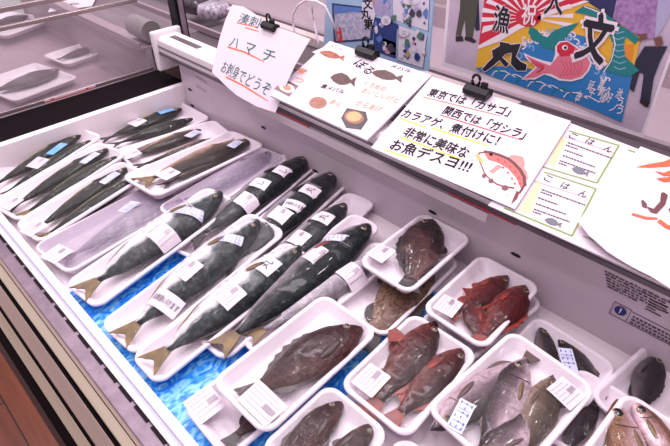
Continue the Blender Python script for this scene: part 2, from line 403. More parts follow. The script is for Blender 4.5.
FM = {
 'yellowtail': fish_mat('yellowtail_skin', (18, 28, 30), (32, 44, 45), (228, 220, 226), spot=(84, 94, 96), nscale=30, spotamt=.35, pos=(.34, .50, .62), silver=.15),
 'yellowtail_dark': fish_mat('dark_yellowtail_skin', (22, 27, 29), (32, 36, 38), (150, 140, 148), spot=(62, 66, 70), nscale=22, spotamt=.3, pos=(.22, .40, .6)),
 'mackerel': fish_mat('dark_mackerel_skin_glints', (22, 25, 28), (34, 34, 40), (130, 124, 84), spot=(92, 90, 58), nscale=22, spotamt=.22, pos=(.2, .38, .6)),  # yellowish belly and spots paint the yellow glints into the skin colour
 'tan': fish_mat('tan_fish_skin', (44, 36, 34), (84, 68, 58), (176, 146, 126), spot=(46, 36, 34), nscale=26, spotamt=.3),
 'silver': fish_mat('silver_fish_skin', (120, 112, 120), (170, 162, 170), (225, 216, 224), spot=(190, 182, 190), nscale=20, spotamt=.3, silver=.25),
 'brown': fish_mat('brown_rockfish_skin', (50, 22, 22), (60, 28, 27), (80, 43, 40), spot=(30, 12, 15), nscale=55, spotamt=.9),
 'redbrown': fish_mat('red_brown_rockfish_skin', (54, 26, 26), (84, 32, 30), (112, 60, 55), spot=(32, 16, 20), nscale=60, spotamt=.85),
 'red': fish_mat('red_rockfish_skin', (76, 26, 28), (100, 32, 31), (132, 58, 52), spot=(44, 18, 22), nscale=70, spotamt=.85),
 'taupe': fish_mat('taupe_fish_skin', (58, 38, 40), (70, 46, 46), (96, 68, 66), spot=(104, 72, 62), nscale=20, spotamt=.6, blotch=(46, 28, 32)),
 'speckled': fish_mat('speckled_fish_skin', (104, 78, 64), (124, 94, 76), (140, 112, 94), spot=(66, 42, 34), nscale=50, spotamt=.9),
 'grey': fish_mat('grey_silver_bream_skin', (52, 40, 44), (104, 86, 92), (186, 162, 172), spot=(70, 54, 56), nscale=40, spotamt=.35, pos=(.26, .5, .76), silver=.2),
 'olive': fish_mat('olive_bream_skin', (58, 48, 42), (88, 72, 60), (136, 114, 104), spot=(90, 74, 60), nscale=26, spotamt=.4),
 'slate': fish_mat('slate_bream_skin', (34, 29, 32), (50, 44, 48), (100, 90, 96), spot=(50, 44, 44), nscale=26, spotamt=.4),
 'bronze': fish_mat('bronze_head_skin', (112, 76, 54), (176, 140, 140), (226, 196, 206), spot=(120, 80, 60), nscale=22, spotamt=.5, silver=.35),
}
FIN = {'yellowtail': mat('yellow_fin', (128, 102, 52), .4, noise=(92, 70, 44), nscale=40), 'dark': mat('dark_fin', (36, 24, 25), .4, noise=(34, 22, 26), nscale=60),
       'red': mat('red_fin', (150, 52, 40), .4, noise=(96, 34, 34), nscale=50), 'grey': mat('grey_fin', (92, 66, 60), .4, noise=(86, 66, 62), nscale=50),
       'brown': mat('brown_fin', (56, 32, 32), .4, noise=(50, 30, 32), nscale=50)}
EYEW = mat('eye_ring', (158, 128, 92), .2, coat=1); PUP = mat('pupil', (14, 10, 14), .1, coat=1)
MOUTH = mat('mouth_line', (46, 26, 28), .4)

def interp(tab, s):
    for i in range(len(tab) - 1):
        if tab[i][0] <= s <= tab[i + 1][0]:
            t = (s - tab[i][0]) / (tab[i + 1][0] - tab[i][0]); t2 = t * t * (3 - 2 * t) * .4 + t * .6
            return [tab[i][k] + (tab[i + 1][k] - tab[i][k]) * t2 for k in (1, 2, 3)]
    return list(tab[-1][1:])

def make_fish(shape, skin, fin, L, side, mw, label, cat='fish', group=None, bend=0, fat=1.0, name=None, flip_eye=False, tail=True, pect_mat=None, thin=1.0, pec_out=False, eye=None):
    tab = PROF[shape]; send = tab[-1][0]; nS, nR = 34, 22
    verts = []; faces = []; uv = []
    def cx(s): return (.5 - s) * L
    def cy(s): return bend * L * (math.sin(PI * s) - .5)
    for i in range(nS + 1):
        s = send * (i / nS) ** 1.15; d, v, t = interp(tab, s); d *= fat; v *= fat; t *= thin
        gill = 1 + .05 * math.exp(-((s - .2) / .018) ** 2) - (.05 * math.exp(-((s - .235) / .014) ** 2))
        for k in range(nR):
            an = 2 * PI * k / nR; c, sn = math.cos(an), math.sin(an)
            yy = (d if c > 0 else v) * abs(c) ** .9 * (1 if c > 0 else -1) * L
            zz = t * (abs(sn) ** .85) * (1 if sn > 0 else -1) * L * gill
            if zz < 0: zz *= .92
            verts.append((cx(s), side * yy + cy(s), zz)); uv.append((s, .5 + .5 * c))
    for i in range(nS):
        for k in range(nR):
            f = (i * nR + k, i * nR + (k + 1) % nR, (i + 1) * nR + (k + 1) % nR, (i + 1) * nR + k)
            faces.append(f if side < 0 else tuple(reversed(f)))
    faces.append(tuple(range(nR)) if side > 0 else tuple(reversed(range(nR)))); faces.append(tuple(range(nS * nR, nS * nR + nR)))
    nm = name or {'yellowtail': 'yellowtail', 'mackerel': 'slender_fish', 'rockfish': 'rockfish', 'bream': 'bream'}[shape]
    o = mesh_obj(nm, verts, faces, FM[skin], None, True, uv=uv)
    bm = bmesh.new(); bm.from_mesh(o.data); bmesh.ops.recalc_face_normals(bm, faces=bm.faces); bm.to_mesh(o.data); bm.free()
    o.matrix_world = mw; tag(o, label, cat, group)
    def surf(s, c):   # point on the upper flank; c = signed height fraction (-1 belly .. 1 back)
        d, v, t = interp(tab, s)
        an = math.acos(max(-1, min(1, c))); z = t * thin * math.sin(an) ** .85 * L
        return Vector((cx(s), side * (d if c > 0 else v) * fat * abs(c) ** .9 * (1 if c > 0 else -1) * L + cy(s), z))
    # eye
    es, ec, er = {'yellowtail': (.070, .2, .016), 'mackerel': (.085, .2, .019), 'rockfish': (.105, .34, .026), 'bream': (.11, .28, .031)}[shape]
    if eye: es, ec, er = eye
    p = surf(es, ec); r = er * L
    vs = []; fs = []; fm = []
    rings = [(1.0, -.2), (1.0, .16), (.86, .34), (.74, .40), (.70, .43), (.35, .5), (0.001, .52)]
    for rr, hh in rings:
        for k in range(14): vs.append((p.x + r * rr * math.cos(2 * PI * k / 14), p.y + r * rr * math.sin(2 * PI * k / 14), p.z + r * hh - .1 * r))
    for i in range(len(rings) - 1):
        for k in range(14): fs.append((i * 14 + k, i * 14 + (k + 1) % 14, (i + 1) * 14 + (k + 1) % 14, (i + 1) * 14 + k)); fm.append(0 if i < 3 else 1)
    mesh_obj('eye', vs, fs, EYEW, o, True, mats=[PUP], fmi=fm)
    # mouth
    A = surf(.004, -.2); pts = [A + Vector((0, 0, .001)), surf(.02, -.3) , surf(.045 if shape != 'rockfish' else .07, -.45)]
    MB().tube([q + Vector((0, 0, .0004)) for q in pts], .0042 * L if shape in ('rockfish', 'bream') else .0028 * L, 6).build('mouth', MOUTH, o, True)
    # gill cover edge
    ge = [surf(.2 + .035 * math.cos(q * 1.3), q) + Vector((0, 0, .0005)) for q in [-.8 + .2 * k for k in range(8)]]
    MB().tube(ge, .003 * L, 6).build('gill_cover', FM[skin] if shape == 'yellowtail' else FIN[fin], o, True)
    # tail fin
    def fan(name, base0, base1, tips, m, z, th):
        pts = [base0] + tips + [base1]
        b = MB(); n = len(pts)
        cen = (Vector(base0) + Vector(base1)) / 2
        top = [(p[0], p[1], z + th) for p in pts]; bot = [(p[0], p[1], z - th) for p in pts]
        c1 = (cen.x, cen.y, z + th * 1.6); c2 = (cen.x, cen.y, z - th * 1.6)
        vs = top + bot + [c1, c2]
        fs = [(i, i + 1, 2 * n) for i in range(n - 1)] + [(n + i + 1, n + i, 2 * n + 1) for i in range(n - 1)] + [(i, n + i, n + i + 1, i + 1) for i in range(n - 1)]
        b.add(vs, fs); return b.build(name, m, o)
    if tail:
        w = interp(tab, send)[0] * fat * L; xb = cx(send - .01); yb = cy(send); xt = -.5 * L
        spread = {'yellowtail': .058, 'mackerel': .06, 'rockfish': .085, 'bream': .10}[shape] * L * fat; fork = {'yellowtail': .045, 'mackerel': .06, 'rockfish': .008, 'bream': .05}[shape] * L
        tips = []
        for k in range(9):
            t = -1 + 2 * k / 8
            tips.append((xt + fork * (1 - abs(t)) + (.004 * L if k % 2 else 0), yb + side * -t * -spread * 1.0))
        fan('tail_fin', (xb, yb - side * w * 1.0), (xb, yb + side * w * 1.0), tips, FIN[fin], 0, .004 * L)
    # dorsal and anal fins
    def edge_fin(name, s0, s1, hgt, sgn, spiky, m):
        n = 13; base = []; tip = []
        for k in range(n):
            s = s0 + (s1 - s0) * k / (n - 1); d, v, t = interp(tab, s)
            yb = side * sgn * (d if sgn > 0 else v) * fat * L * .93 + cy(s)
            hh = hgt * L * math.sin(PI * (k + .7) / n) ** .6 * (1 if (k % 2 == 0 or not spiky) else .66)
            base.append((cx(s), yb)); tip.append((cx(s) - .6 * hh, yb + side * sgn * hh))
        th = .0035 * L; vs = [(x, y, z) for z in (th, -th) for (x, y) in base + tip]; N = 2 * n
        fs = [(i, i + 1, n + i + 1, n + i) for i in range(n - 1)] + [(N + n + i, N + n + i + 1, N + i + 1, N + i) for i in range(n - 1)] + [(n + i, n + i + 1, N + n + i + 1, N + n + i) for i in range(n - 1)]
        fs += [(0, n, N + n, N), (n - 1, N + n - 1, N + 2 * n - 1, 2 * n - 1)]
        MB().add(vs, fs).build(name, m, o)
    if shape == 'rockfish': edge_fin('dorsal_fin', .26, .78, .055, 1, True, FIN[fin]); edge_fin('anal_fin', .62, .78, .05, -1, False, FIN[fin]); edge_fin('pelvic_fin', .33, .44, .05, -1, False, FIN[fin])
    elif shape == 'bream': edge_fin('dorsal_fin', .3, .76, .03, 1, True, FIN[fin]); edge_fin('anal_fin', .58, .76, .03, -1, False, FIN[fin])
    else: edge_fin('dorsal_fin', .45, .8, .016, 1, False, FIN['dark']); edge_fin('anal_fin', .52, .8, .014, -1, False, FIN[fin])
    if pec_out:   # a spread fin standing out from the side
        q0 = surf(.30, -.75); q1 = surf(.37, -.8); sd = -side
        tips = [(q0.x + .02 * L - .03 * L * k, q0.y + sd * (.11 + .03 * math.sin(k * .8) - (.012 if k % 2 else 0)) * L) for k in range(6)]
        n_ = len(tips); vs = [(q0.x, q0.y, q0.z)] + [(x, y, q0.z + .01 * L) for x, y in tips] + [(q1.x, q1.y, q1.z)]
        vs2 = vs + [(x, y, z - .002) for x, y, z in vs]; N = len(vs)
        fs = [(0, i, i + 1) for i in range(1, n_ + 1)] + [(N, N + i + 1, N + i) for i in range(1, n_ + 1)] + [(i, N + i, N + (i + 1) % N, (i + 1) % N) for i in range(N)]
        MB().add(vs2, fs).build('pectoral_fin', FIN[fin], o)
        return o
    # pectoral fin, a thin leaf lying on the flank
    s0 = .25; pl = {'yellowtail': .10, 'mackerel': .08, 'rockfish': .17, 'bream': .16}[shape]; pw = {'yellowtail': .028, 'mackerel': .02, 'rockfish': .06, 'bream': .035}[shape]
    top = []; n = 7; cc = -.35
    vs = []; 
    for k in range(n):
        t = k / (n - 1); hw = pw * math.sin(PI * min(.97, t * .75 + .12)) / interp(tab, s0 + pl * t)[1] / fat
        for c in (cc - hw * .5 - t * .15, cc - t * .15, cc + hw * .5 - t * .15):
            q = surf(s0 + pl * t, max(-.95, c)); q.z += .0012 + .006 * L * t + (.002 * L if c == cc else 0); vs.append(q)
    m_ = len(vs); vs += [v - Vector((0, 0, .0012)) for v in vs]
    fs = []
    for k in range(n - 1):
        for j in range(2):
            q = (k * 3 + j, k * 3 + j + 1, k * 3 + j + 4, k * 3 + j + 3); fs.append(q); fs.append(tuple(m_ + i for i in reversed(q)))
    for k in range(n - 1):
        for j in (0, 2): fs.append((k * 3 + j, k * 3 + 3 + j, m_ + k * 3 + 3 + j, m_ + k * 3 + j))
    MB().add(vs, fs).build('pectoral_fin', pect_mat or FIN[fin], o, True)
    return o

# ================================================================== PACKS
def round_rect(L, W, r, n=6):
    pts = []
    for cxs, cys, a0 in ((1, 1, 0), (-1, 1, 90), (-1, -1, 180), (1, -1, 270)):
        for k in range(n + 1):
            an = math.radians(a0 + 90 * k / n)
            pts.append((cxs * (L / 2 - r) + r * math.cos(an), cys * (W / 2 - r) + r * math.sin(an)))
    return pts
def tray_mesh(L, W, h, r=.026):
    prof = [(.026, -h), (.014, -h + .002), (.005, -.005), (.0005, -.005), (0, -.002), (.001, .0008), (.004, .002), (.0075, .0014), (.0095, -.001), (.019, -h + .008), (.025, -h + .0045), (.034, -h + .003)]
    vs = []; fs = []; N = 28
    for o, z in prof:
        vs += [(x, y, z) for x, y in round_rect(L - 2 * o, W - 2 * o, max(.006, r - o * .8))]
    for i in range(len(prof) - 1):
        for k in range(N): fs.append((i * N + k, i * N + (k + 1) % N, (i + 1) * N + (k + 1) % N, (i + 1) * N + k))
    fs.append(tuple(reversed(range(N)))); fs.append(tuple(range((len(prof) - 1) * N, len(prof) * N)))
    return vs, fs
def in_local(M, px, py, c):
    Mi = M.inverted(); n = (M.to_3x3() @ Vector((0, 0, 1))); p0 = M @ Vector((0, 0, c))
    return Mi @ hit(px, py, p0, n)

TRAYGROUP = 'wrapped white fish trays in the case'
def pack(px4, zf, zb, label, fishes=(), labels=(), h=.026, film='clear', rim=True, pad=0, name='fish_tray'):
    FL, FR, BR, BL = [Pz(*p, z) for p, z in zip(px4, (zf, zf, zb, zb))]
    mf = (FL + FR) / 2; mbk = (BL + BR) / 2; ex = (mbk - mf); L = ex.length; ex.normalize()
    W = ((FR - FL).length + (BR - BL).length) / 2
    ey = Vector((0, 0, 1)).cross(ex).normalized(); ez = ex.cross(ey)
    W = max(.05, abs(((FR - FL).dot(ey)) / 2) + abs(((BR - BL).dot(ey)) / 2))
    c = (FL + FR + BL + BR) / 4
    M = Matrix(((ex.x, ey.x, ez.x, c.x), (ex.y, ey.y, ez.y, c.y), (ex.z, ey.z, ez.z, c.z), (0, 0, 0, 1)))
    vs, fs = tray_mesh(L, W, h)
    t = mesh_obj(name, vs, fs, FOAM, None, True, mw=M)
    bm = bmesh.new(); bm.from_mesh(t.data); bmesh.ops.recalc_face_normals(bm, faces=bm.faces); bm.to_mesh(t.data); bm.free()
    tag(t, label, 'fish tray', TRAYGROUP)
    obst = []
    for fd in fishes:
        shape = fd['shape']; th = max(q[3] for q in PROF[shape]) * fd.get('thin', 1.0)
        A = in_local(M, *fd['head'], 0); B = in_local(M, *fd['tail'], 0)
        Lf = (A - B).length; T = th * Lf
        cz = -h + .0045 + T * .93 + fd.get('lift', 0)
        # recompute at the height of the fish's own midline
        A = in_local(M, *fd['head'], cz); B = in_local(M, *fd['tail'], cz)
        Lf = (A - B).length
        fx = (A - B).normalized(); fx.z += fd.get('pitch', 0); fx.normalize(); fy = Vector((0, 0, 1)).cross(fx).normalized(); fz = fx.cross(fy)
        if fd.get('roll'):
            R = Matrix.Rotation(math.radians(fd['roll']), 3, fx); fy = R @ fy; fz = R @ fz
        cc = (A + B) / 2
        ML = Matrix(((fx.x, fy.x, fz.x, cc.x), (fx.y, fy.y, fz.y, cc.y), (fx.z, fy.z, fz.z, cc.z), (0, 0, 0, 1)))
        make_fish(shape, fd['skin'], fd['fin'], Lf, fd.get('side', -1), M @ ML, fd['label'], 'fish', fd.get('group', {'yellowtail': 'large fish in the long trays', 'mackerel': 'slender fish in pairs', 'rockfish': 'rockfish in the near trays', 'bream': 'silver and slate fish at the right'}[shape]), fd.get('bend', 0), fd.get('fat', 1), fd.get('name'), pect_mat=fd.get('pm'), thin=fd.get('thin', 1), pec_out=fd.get('pec_out', False), eye=fd.get('eye'))
        obst.append((A, B, Lf, T, cz, fd))
    # stretched film over rim and fish
    nu, nv = max(10, int(L / .009)), max(8, int(W / .009))
    e = .006
    def co(i, j): return (-(L / 2 - e) + (L - 2 * e) * i / nu, -(W / 2 - e) + (W - 2 * e) * j / nv)
    ob = [[.0022] * (nv + 1) for _ in range(nu + 1)]
    for (A, B, Lf, T, cz, fd) in obst:
        d = (B - A); d.z = 0; dl = d.length; d /= dl; tab = PROF[fd['shape']]; fat = fd.get('fat', 1)
        for i in range(nu + 1):
            for j in range(nv + 1):
                x, y = co(i, j); r = Vector((x - A.x, y - A.y, 0)); s = r.dot(d) / dl
                if s < -.01 or s > .88: continue
                dd, vv, tt = interp(tab, max(0, s)); dist = abs(r.x * -d.y + r.y * d.x - fd.get('bend', 0) * 0)
                wd = (dd + vv) / 2 * fat * Lf + .004
                if dist < wd: ob[i][j] = max(ob[i][j], cz + tt * fd.get('thin', 1) * Lf * (1 - (dist / wd) ** 2) ** .5 + .0022)
    hh = [r[:] for r in ob]
    for _ in range(50):
        for i in range(1, nu):
            for j in range(1, nv):
                hh[i][j] = max(ob[i][j], (hh[i - 1][j] + hh[i + 1][j] + hh[i][j - 1] + hh[i][j + 1]) / 4)
    for i in (0, nu):
        for j in range(nv + 1): hh[i][j] = .0022
    for j in (0, nv):
        for i in range(nu + 1): hh[i][j] = .0022
    def filmh(x, y):
        u = (x + L / 2 - e) / (L - 2 * e) * nu; v = (y + W / 2 - e) / (W - 2 * e) * nv
        u = max(0, min(nu - .001, u)); v = max(0, min(nv - .001, v)); i, j = int(u), int(v); u -= i; v -= j
        return (hh[i][j] * (1 - u) + hh[i + 1][j] * u) * (1 - v) + (hh[i][j + 1] * (1 - u) + hh[i + 1][j + 1] * u) * v
    if film:
        rr = .022; fv = []
        for i in range(nu + 1):
            for j in range(nv + 1):
                x, y = co(i, j); ax, ay = abs(x) - (L / 2 - e - rr), abs(y) - (W / 2 - e - rr)
                if ax > 0 and ay > 0:
                    q = math.hypot(ax, ay); mxx = max(ax, ay)
                    k = mxx / q; x = math.copysign(L / 2 - e - rr + ax * k, x); y = math.copysign(W / 2 - e - rr + ay * k, y)
                fv.append((x, y, hh[i][j]))
        ff = [(i * (nv + 1) + j, (i + 1) * (nv + 1) + j, (i + 1) * (nv + 1) + j + 1, i * (nv + 1) + j + 1) for i in range(nu) for j in range(nv)]
        fo = mesh_obj('cling_film', fv, ff, FILM if film == 'clear' else FOG, t, True)
        if film != 'clear': fo['label'] = 'fogged, frosty plastic film'
    # labels on the film
    rn = random.Random(int(px4[0][0] * 31 + px4[0][1]))
    for lb in labels:
        kind, (lx, ly), (la, lw), rot = lb[:4]
        p = in_local(M, lx, ly, .004)
        for _ in range(4): p = in_local(M, lx, ly, filmh(p.x, p.y))
        ca, sa = math.cos(math.radians(rot)), math.sin(math.radians(rot))
        def place(u, v, dz): # u along label's reading direction, v up
            x = p.x + u * ca - v * sa; y = p.y + u * sa + v * ca
            return (x, y, filmh(x, y) + dz)
        def patch(u0, u1, v0, v1, dz, nn=6):
            A = []; 
            for i in range(nn + 1):
                for j in range(nn + 1): A.append(place(u0 + (u1 - u0) * i / nn, v0 + (v1 - v0) * j / nn, dz))
            return A, [(i * (nn + 1) + j, (i + 1) * (nn + 1) + j, (i + 1) * (nn + 1) + j + 1, i * (nn + 1) + j + 1) for i in range(nn) for j in range(nn)]
        A, fcs = patch(-la / 2, la / 2, -lw / 2, lw / 2, .0012, 8)
        base = {'price': STICK, 'blue': STICKB, 'sky': SKY, 'maru': STICK, 'bar': STICK, 'pen': STICK}[kind]
        lo = mesh_obj({'price': 'price_label', 'blue': 'blue_sticker', 'sky': 'blue_sticker'}.get(kind, 'white_label'), A, fcs, base, t, True)
        ink = MB()
        if kind == 'price':
            v = lw / 2 - .007
            rows = 5
            for r_ in range(rows):
                u = -la / 2 + .004; uend = la / 2 - .004 - rn.random() * .01
                if r_ == 2: uend = -la / 2 + la * .5
                while u < uend:
                    w = rn.uniform(.002, .006); A, f_ = patch(u, min(u + w, la / 2 - .002), v - .0012, v, .0018, 1); ink.add(A, f_); u += w + .0015
                v -= (lw - .010) / rows
            u = la * .08
            while u < la / 2 - .004:   # bar code block
                A, f_ = patch(u, u + .0008, -lw * .12, lw * .08, .0018, 1); ink.add(A, f_); u += .0017
            im = GREYINK
        elif kind in ('blue', 'sky'):
            u = -la / 2 + .004; im = BLUEINK if kind == 'blue' else STICK
            while u < la / 2 - .006:
                w = .0058
                for (a0, a1, b0, b1) in ((0, w, .3, .36), (0, w, -.38, -.3), (rn.choice((0, w * .5)), 0, -.4, .4), (w * .3, w, -.05, .02)):
                    if a1 == 0: a1 = a0 + .0009
                    if rn.random() < .75:
                        A, f_ = patch(u + a0, u + a1, b0 * lw, b1 * lw, .0018, 1); ink.add(A, f_)
                u += w + .0028
        elif kind == 'bar':
            im = INK; vs_, fs_ = text_mesh('お刺身いけます'); x1_ = max(v_.x for v_ in vs_); k = (la - .006) / x1_; ky_ = lw * .42
            for off in (0, .03): ink.add([place((v_.x + off) * k - la / 2 + .003, (v_.y - .36) * ky_, .0018 + off * .003) for v_ in vs_], fs_)
        elif kind in ('maru', 'pen'):
            im = INK
            vs_, fs_ = text_mesh('丸' if kind == 'maru' else 'し')
            k = lw * .52
            ink.add([place((v_.x - .5) * k, (v_.y - .38) * k, .0018) for v_ in vs_], fs_)
        if ink.v: ink.build('print', im, lo)
    return t, M

def fd(shape, skin, fin, head, tail, label, **k):
    d = dict(shape=shape, skin=skin, fin=fin, head=head, tail=tail, label=label); d.update(k); return d

SL = 'mackerel'
# ---- left end: pairs of slender fish
pack([(-27, 182), (-6, 201), (100, 139), (76, 122)], .030, .054, 'white tray against the end wall, bright blue sticker and two dark slender fish',
     [fd(SL, 'mackerel', 'dark', (81, 135), (-14, 190), 'dark slender fish nearest the end wall, lying under the bright blue sticker', fat=1.15),
      fd(SL, 'mackerel', 'dark', (91, 141), (-4, 199), 'dark slender fish beside the one nearest the end wall, in the same tray', fat=1.0)],
     [('sky', (57, 149), (.062, .026), 12), ('price', (38, 163), (.046, .044), 8)])
pack([(-7, 203), (15, 223), (125, 156), (101, 139)], .031, .057, 'second tray from the end wall along the front rail, pale sticker near the fish heads',
     [fd(SL, 'mackerel', 'dark', (109, 149), (4, 212), 'dark slender fish under the pale sticker, second front-rail tray from the end wall', fat=1.15),
      fd(SL, 'mackerel', 'yellowtail', (117, 157), (16, 219), 'dark yellow-flashed slender fish on the front-rail side of the second tray from the end wall', fat=1.1)],
     [('blue', (90, 158), (.058, .022), 10), ('price', (11, 203), (.046, .046), 6)])
pack([(16, 224), (36, 243), (147, 177), (122, 158)], .032, .060, 'white tray third from the end wall, two dark slender fish with yellow glints',
     [fd(SL, 'mackerel', 'dark', (128, 168), (27, 235), 'dark slender fish in the third tray from the end wall, pale sticker near its head', fat=1.15),
      fd(SL, 'mackerel', 'yellowtail', (137, 178), (37, 241), 'dark slender fish beside the fogged tray, in the third tray from the end wall', fat=1.1)],
     [('blue', (110, 178), (.055, .022), 10), ('price', (34, 228), (.048, .046), 6)])
pack([(37, 245), (62, 276), (186, 206), (158, 178)], .034, .030, 'long white tray under fogged purple-grey film holding a silver fish',
     [fd(SL, 'silver', 'grey', (172, 196), (58, 264), 'silver fish blurred under the fogged film near the front rail', fat=1.2)],
     [('blue', (129, 207), (.05, .03), 15), ('price', (57, 254), (.05, .05), 8)], film='fog')
pack([(84, 137), (112, 156), (211, 120), (180, 99)], .028, .028, 'white tray of two black fish in the far corner by the back panel',
     [fd(SL, 'mackerel', 'dark', (182, 109), (98, 142), 'black slender fish in the far corner tray, bright blue sticker on its head', fat=1.3),
      fd(SL, 'mackerel', 'dark', (193, 119), (110, 146), 'black slender fish in the far corner tray on the side away from the end wall', fat=1.1)],
     [('sky', (166, 111), (.055, .026), 0), ('price', (137, 122), (.046, .046), 10)])
pack([(112, 150), (138, 172), (240, 136), (211, 121)], .030, .030, 'white tray beside the far corner tray, two tan and dark fish in it',
     [fd(SL, 'tan', 'dark', (201, 130), (122, 160), 'tan and dark slender fish under the pale blue sticker, second tray from the far corner', fat=1.45),
      fd(SL, 'tan', 'dark', (230, 137), (132, 168), 'thin tan-bellied fish whose pointed snout nearly reaches the back panel', fat=.9)],
     [('blue', (193, 134), (.05, .03), 25), ('blue', (211, 142), (.028, .022), 15), ('price', (131, 154), (.05, .046), 5)])
pack([(127, 172), (149, 202), (262, 146), (235, 129)], .068, .040, 'white tray of a brown-tailed tan fish, its corner lying over the fogged tray',
     [fd(SL, 'tan', 'yellowtail', (250, 140), (137, 184), 'tan fish with yellow-brown tail and a pale sticker on its head', fat=1.6, thin=.8),
      fd(SL, 'tan', 'dark', (243, 148), (160, 187), 'slim brown fish pressed against the tan fish with the yellow-brown tail', fat=.9, thin=.6)],
     [('blue', (235, 144), (.05, .026), 15), ('price', (168, 174), (.052, .046), 3)])
pack([(160, 207), (182, 226), (287, 162), (263, 143)], .036, .036, 'narrow white tray under fogged purple film between the tan fish and the three-label fish',
     [fd(SL, 'silver', 'grey', (272, 152), (180, 205), 'grey fish hidden under fogged purple film near the back panel', fat=1.2)], [], film='fog')
# ---- back row of large fish
YT = 'yellowtail'
pack([(165, 243), (197, 264), (321, 165), (291, 147)], .030, .030, 'long white tray holding a dark fish with three white labels, beside the narrow fogged tray',
     [fd(YT, 'yellowtail_dark', 'dark', (308, 158), (186, 246), 'large dark fish carrying three white labels, beside the narrow fogged tray', fat=.95)],
     [('pen', (283, 171), (.040, .046), 8), ('pen', (260, 183), (.040, .046), 8), ('price', (246, 200), (.046, .046), 0)], h=.022)
pack([(199, 266), (228, 292), (348, 186), (322, 166)], .030, .030, 'long white tray at the back whose dark fish wears brushed, lettered and price labels',
     [fd(YT, 'yellowtail_dark', 'dark', (335, 174), (218, 274), 'large dark fish under brushed, lettered and price labels in a row', fat=1)],
     [('maru', (310, 190), (.042, .046), 6), ('bar', (294, 205), (.050, .034), -75), ('price', (280, 214), (.046, .046), 0)], h=.022)
pack([(230, 294), (257, 312), (376, 207), (349, 187)], .030, .030, 'white tray by the back panel whose dark fish shows only its front half',
     [fd(YT, 'yellowtail_dark', 'dark', (346, 205), (243, 296), 'dark fish showing only its front half, brushed label behind its head, by the back panel', fat=1.0)],
     [('maru', (323, 217), (.042, .046), 6), ('price', (298, 237), (.046, .046), 0)], h=.022)
# ---- front row of large fish
pack([(66, 281), (93, 312), (237, 204), (210, 185)], .030, .058, 'long white tray next to the front-rail fogged tray, holding a silver-bellied yellowtail',
     [fd(YT, 'yellowtail', 'yellowtail', (222, 193), (77, 295), 'silver-bellied yellowtail with its yellow tail nearest the fogged tray', pm=FIN['yellowtail'], fat=1.08, roll=14)],
     [('blue', (189, 211), (.062, .024), -60), ('price', (163, 235), (.050, .050), 0)], h=.022)
pack([(104, 323), (129, 357), (285, 237), (252, 207)], .030, .064, 'long white tray whose yellowtail wears a lettered label across the tail',
     [fd(YT, 'yellowtail', 'yellowtail', (259, 221), (117, 341), 'yellowtail with a lettered white label across its tail end', pm=FIN['yellowtail'], fat=1.08, roll=14)],
     [('blue', (228, 238), (.064, .024), -60), ('price', (187, 268), (.050, .050), 0), ('bar', (165, 301), (.066, .040), -80)], h=.022)
pack([(130, 358), (156, 384), (316, 262), (286, 238)], .032, .064, 'long white tray nearest the wide blue gap at the front rail, one yellowtail in it',
     [fd(YT, 'yellowtail', 'yellowtail', (301, 247), (145, 367), 'yellowtail with a brushed black character label, nearest the wide blue gap', pm=FIN['yellowtail'], fat=1.08, roll=14)],
     [('maru', (266, 264), (.046, .050), 5), ('price', (229, 294), (.050, .050), 0)], h=.022)
pack([(196, 343), (221, 355), (388, 230), (348, 209)], .030, .050, 'long white tray of the dark fish with a reddish fin behind its blue sticker',
     [fd(YT, 'yellowtail_dark', 'yellowtail', (370, 226), (214, 352), 'long dark green-backed fish with a blue lettered sticker behind its eye', pm=FIN['red'], fat=1.05)],
     [('blue', (341, 238), (.064, .024), -60), ('price', (318, 255), (.050, .050), -5)], h=.022)
pack([(241, 341), (262, 362), (405, 258), (372, 238)], .030, .042, 'white tray with a yellow tail fin at its near end, mostly under two larger trays',
     [fd(YT, 'silver', 'yellowtail', (374, 260), (247, 341), 'silver fish with ragged yellow tail, half covered by the big brown rockfish tray', fat=.9)],
     [('price', (352, 273), (.050, .050), 0)], h=.020)
# ---- right hand side: rockfish
pack([(332, 304), (384, 338), (463, 262), (410, 236)], .032, .032, 'white tray underneath the small square tray, speckled brown fish showing at its near end',
     [fd('rockfish', 'speckled', 'dark', (428, 256), (362, 350), 'speckled light brown fish half hidden under the square tray', fat=1.1, thin=.55)], [])
pack([(357, 263), (409, 293), (479, 235), (417, 215)], .084, .084, 'square white tray raised on another tray by the back panel, one blunt taupe fish',
     [fd('rockfish', 'taupe', 'dark', (431, 220), (407, 291), 'blunt taupe-brown fish with its pointed head towards the back panel', fat=1.3, side=1, thin=.8)],
     [('price', (381, 253), (.048, .044), 0)])
pack([(412, 322), (474, 362), (548, 299), (490, 272)], .030, .030, 'white tray almost hidden beneath the tray of red rockfish', [], [])
pack([(421, 307), (484, 352), (542, 286), (481, 254)], .066, .066, 'white tray of three red rockfish beside the back panel',
     [fd('rockfish', 'red', 'red', (508, 277), (449, 318), 'red rockfish with a dark head lying furthest left of the three red ones', fat=.95, thin=.75),
      fd('rockfish', 'red', 'red', (526, 287), (476, 344), 'mottled red rockfish lying along the outer edge of its tray', fat=1.1, thin=.8),
      fd('rockfish', 'red', 'red', (479, 337), (468, 288), 'small red rockfish facing the other way, with its eye towards the camera', fat=1.15, thin=.7, lift=.004)],
     [('price', (448, 306), (.046, .042), 5)])
pack([(178, 408), (228, 458), (369, 345), (316, 305)], .030, .030, 'white tray under the big brown rockfish tray, one label on its bare corner',
     [fd('rockfish', 'brown', 'dark', (305, 375), (225, 446), 'brown fish with a dark fin peeking out beneath the big rockfish tray', fat=.85, thin=.6)],
     [('price', (205, 404), (.052, .056), 0)])
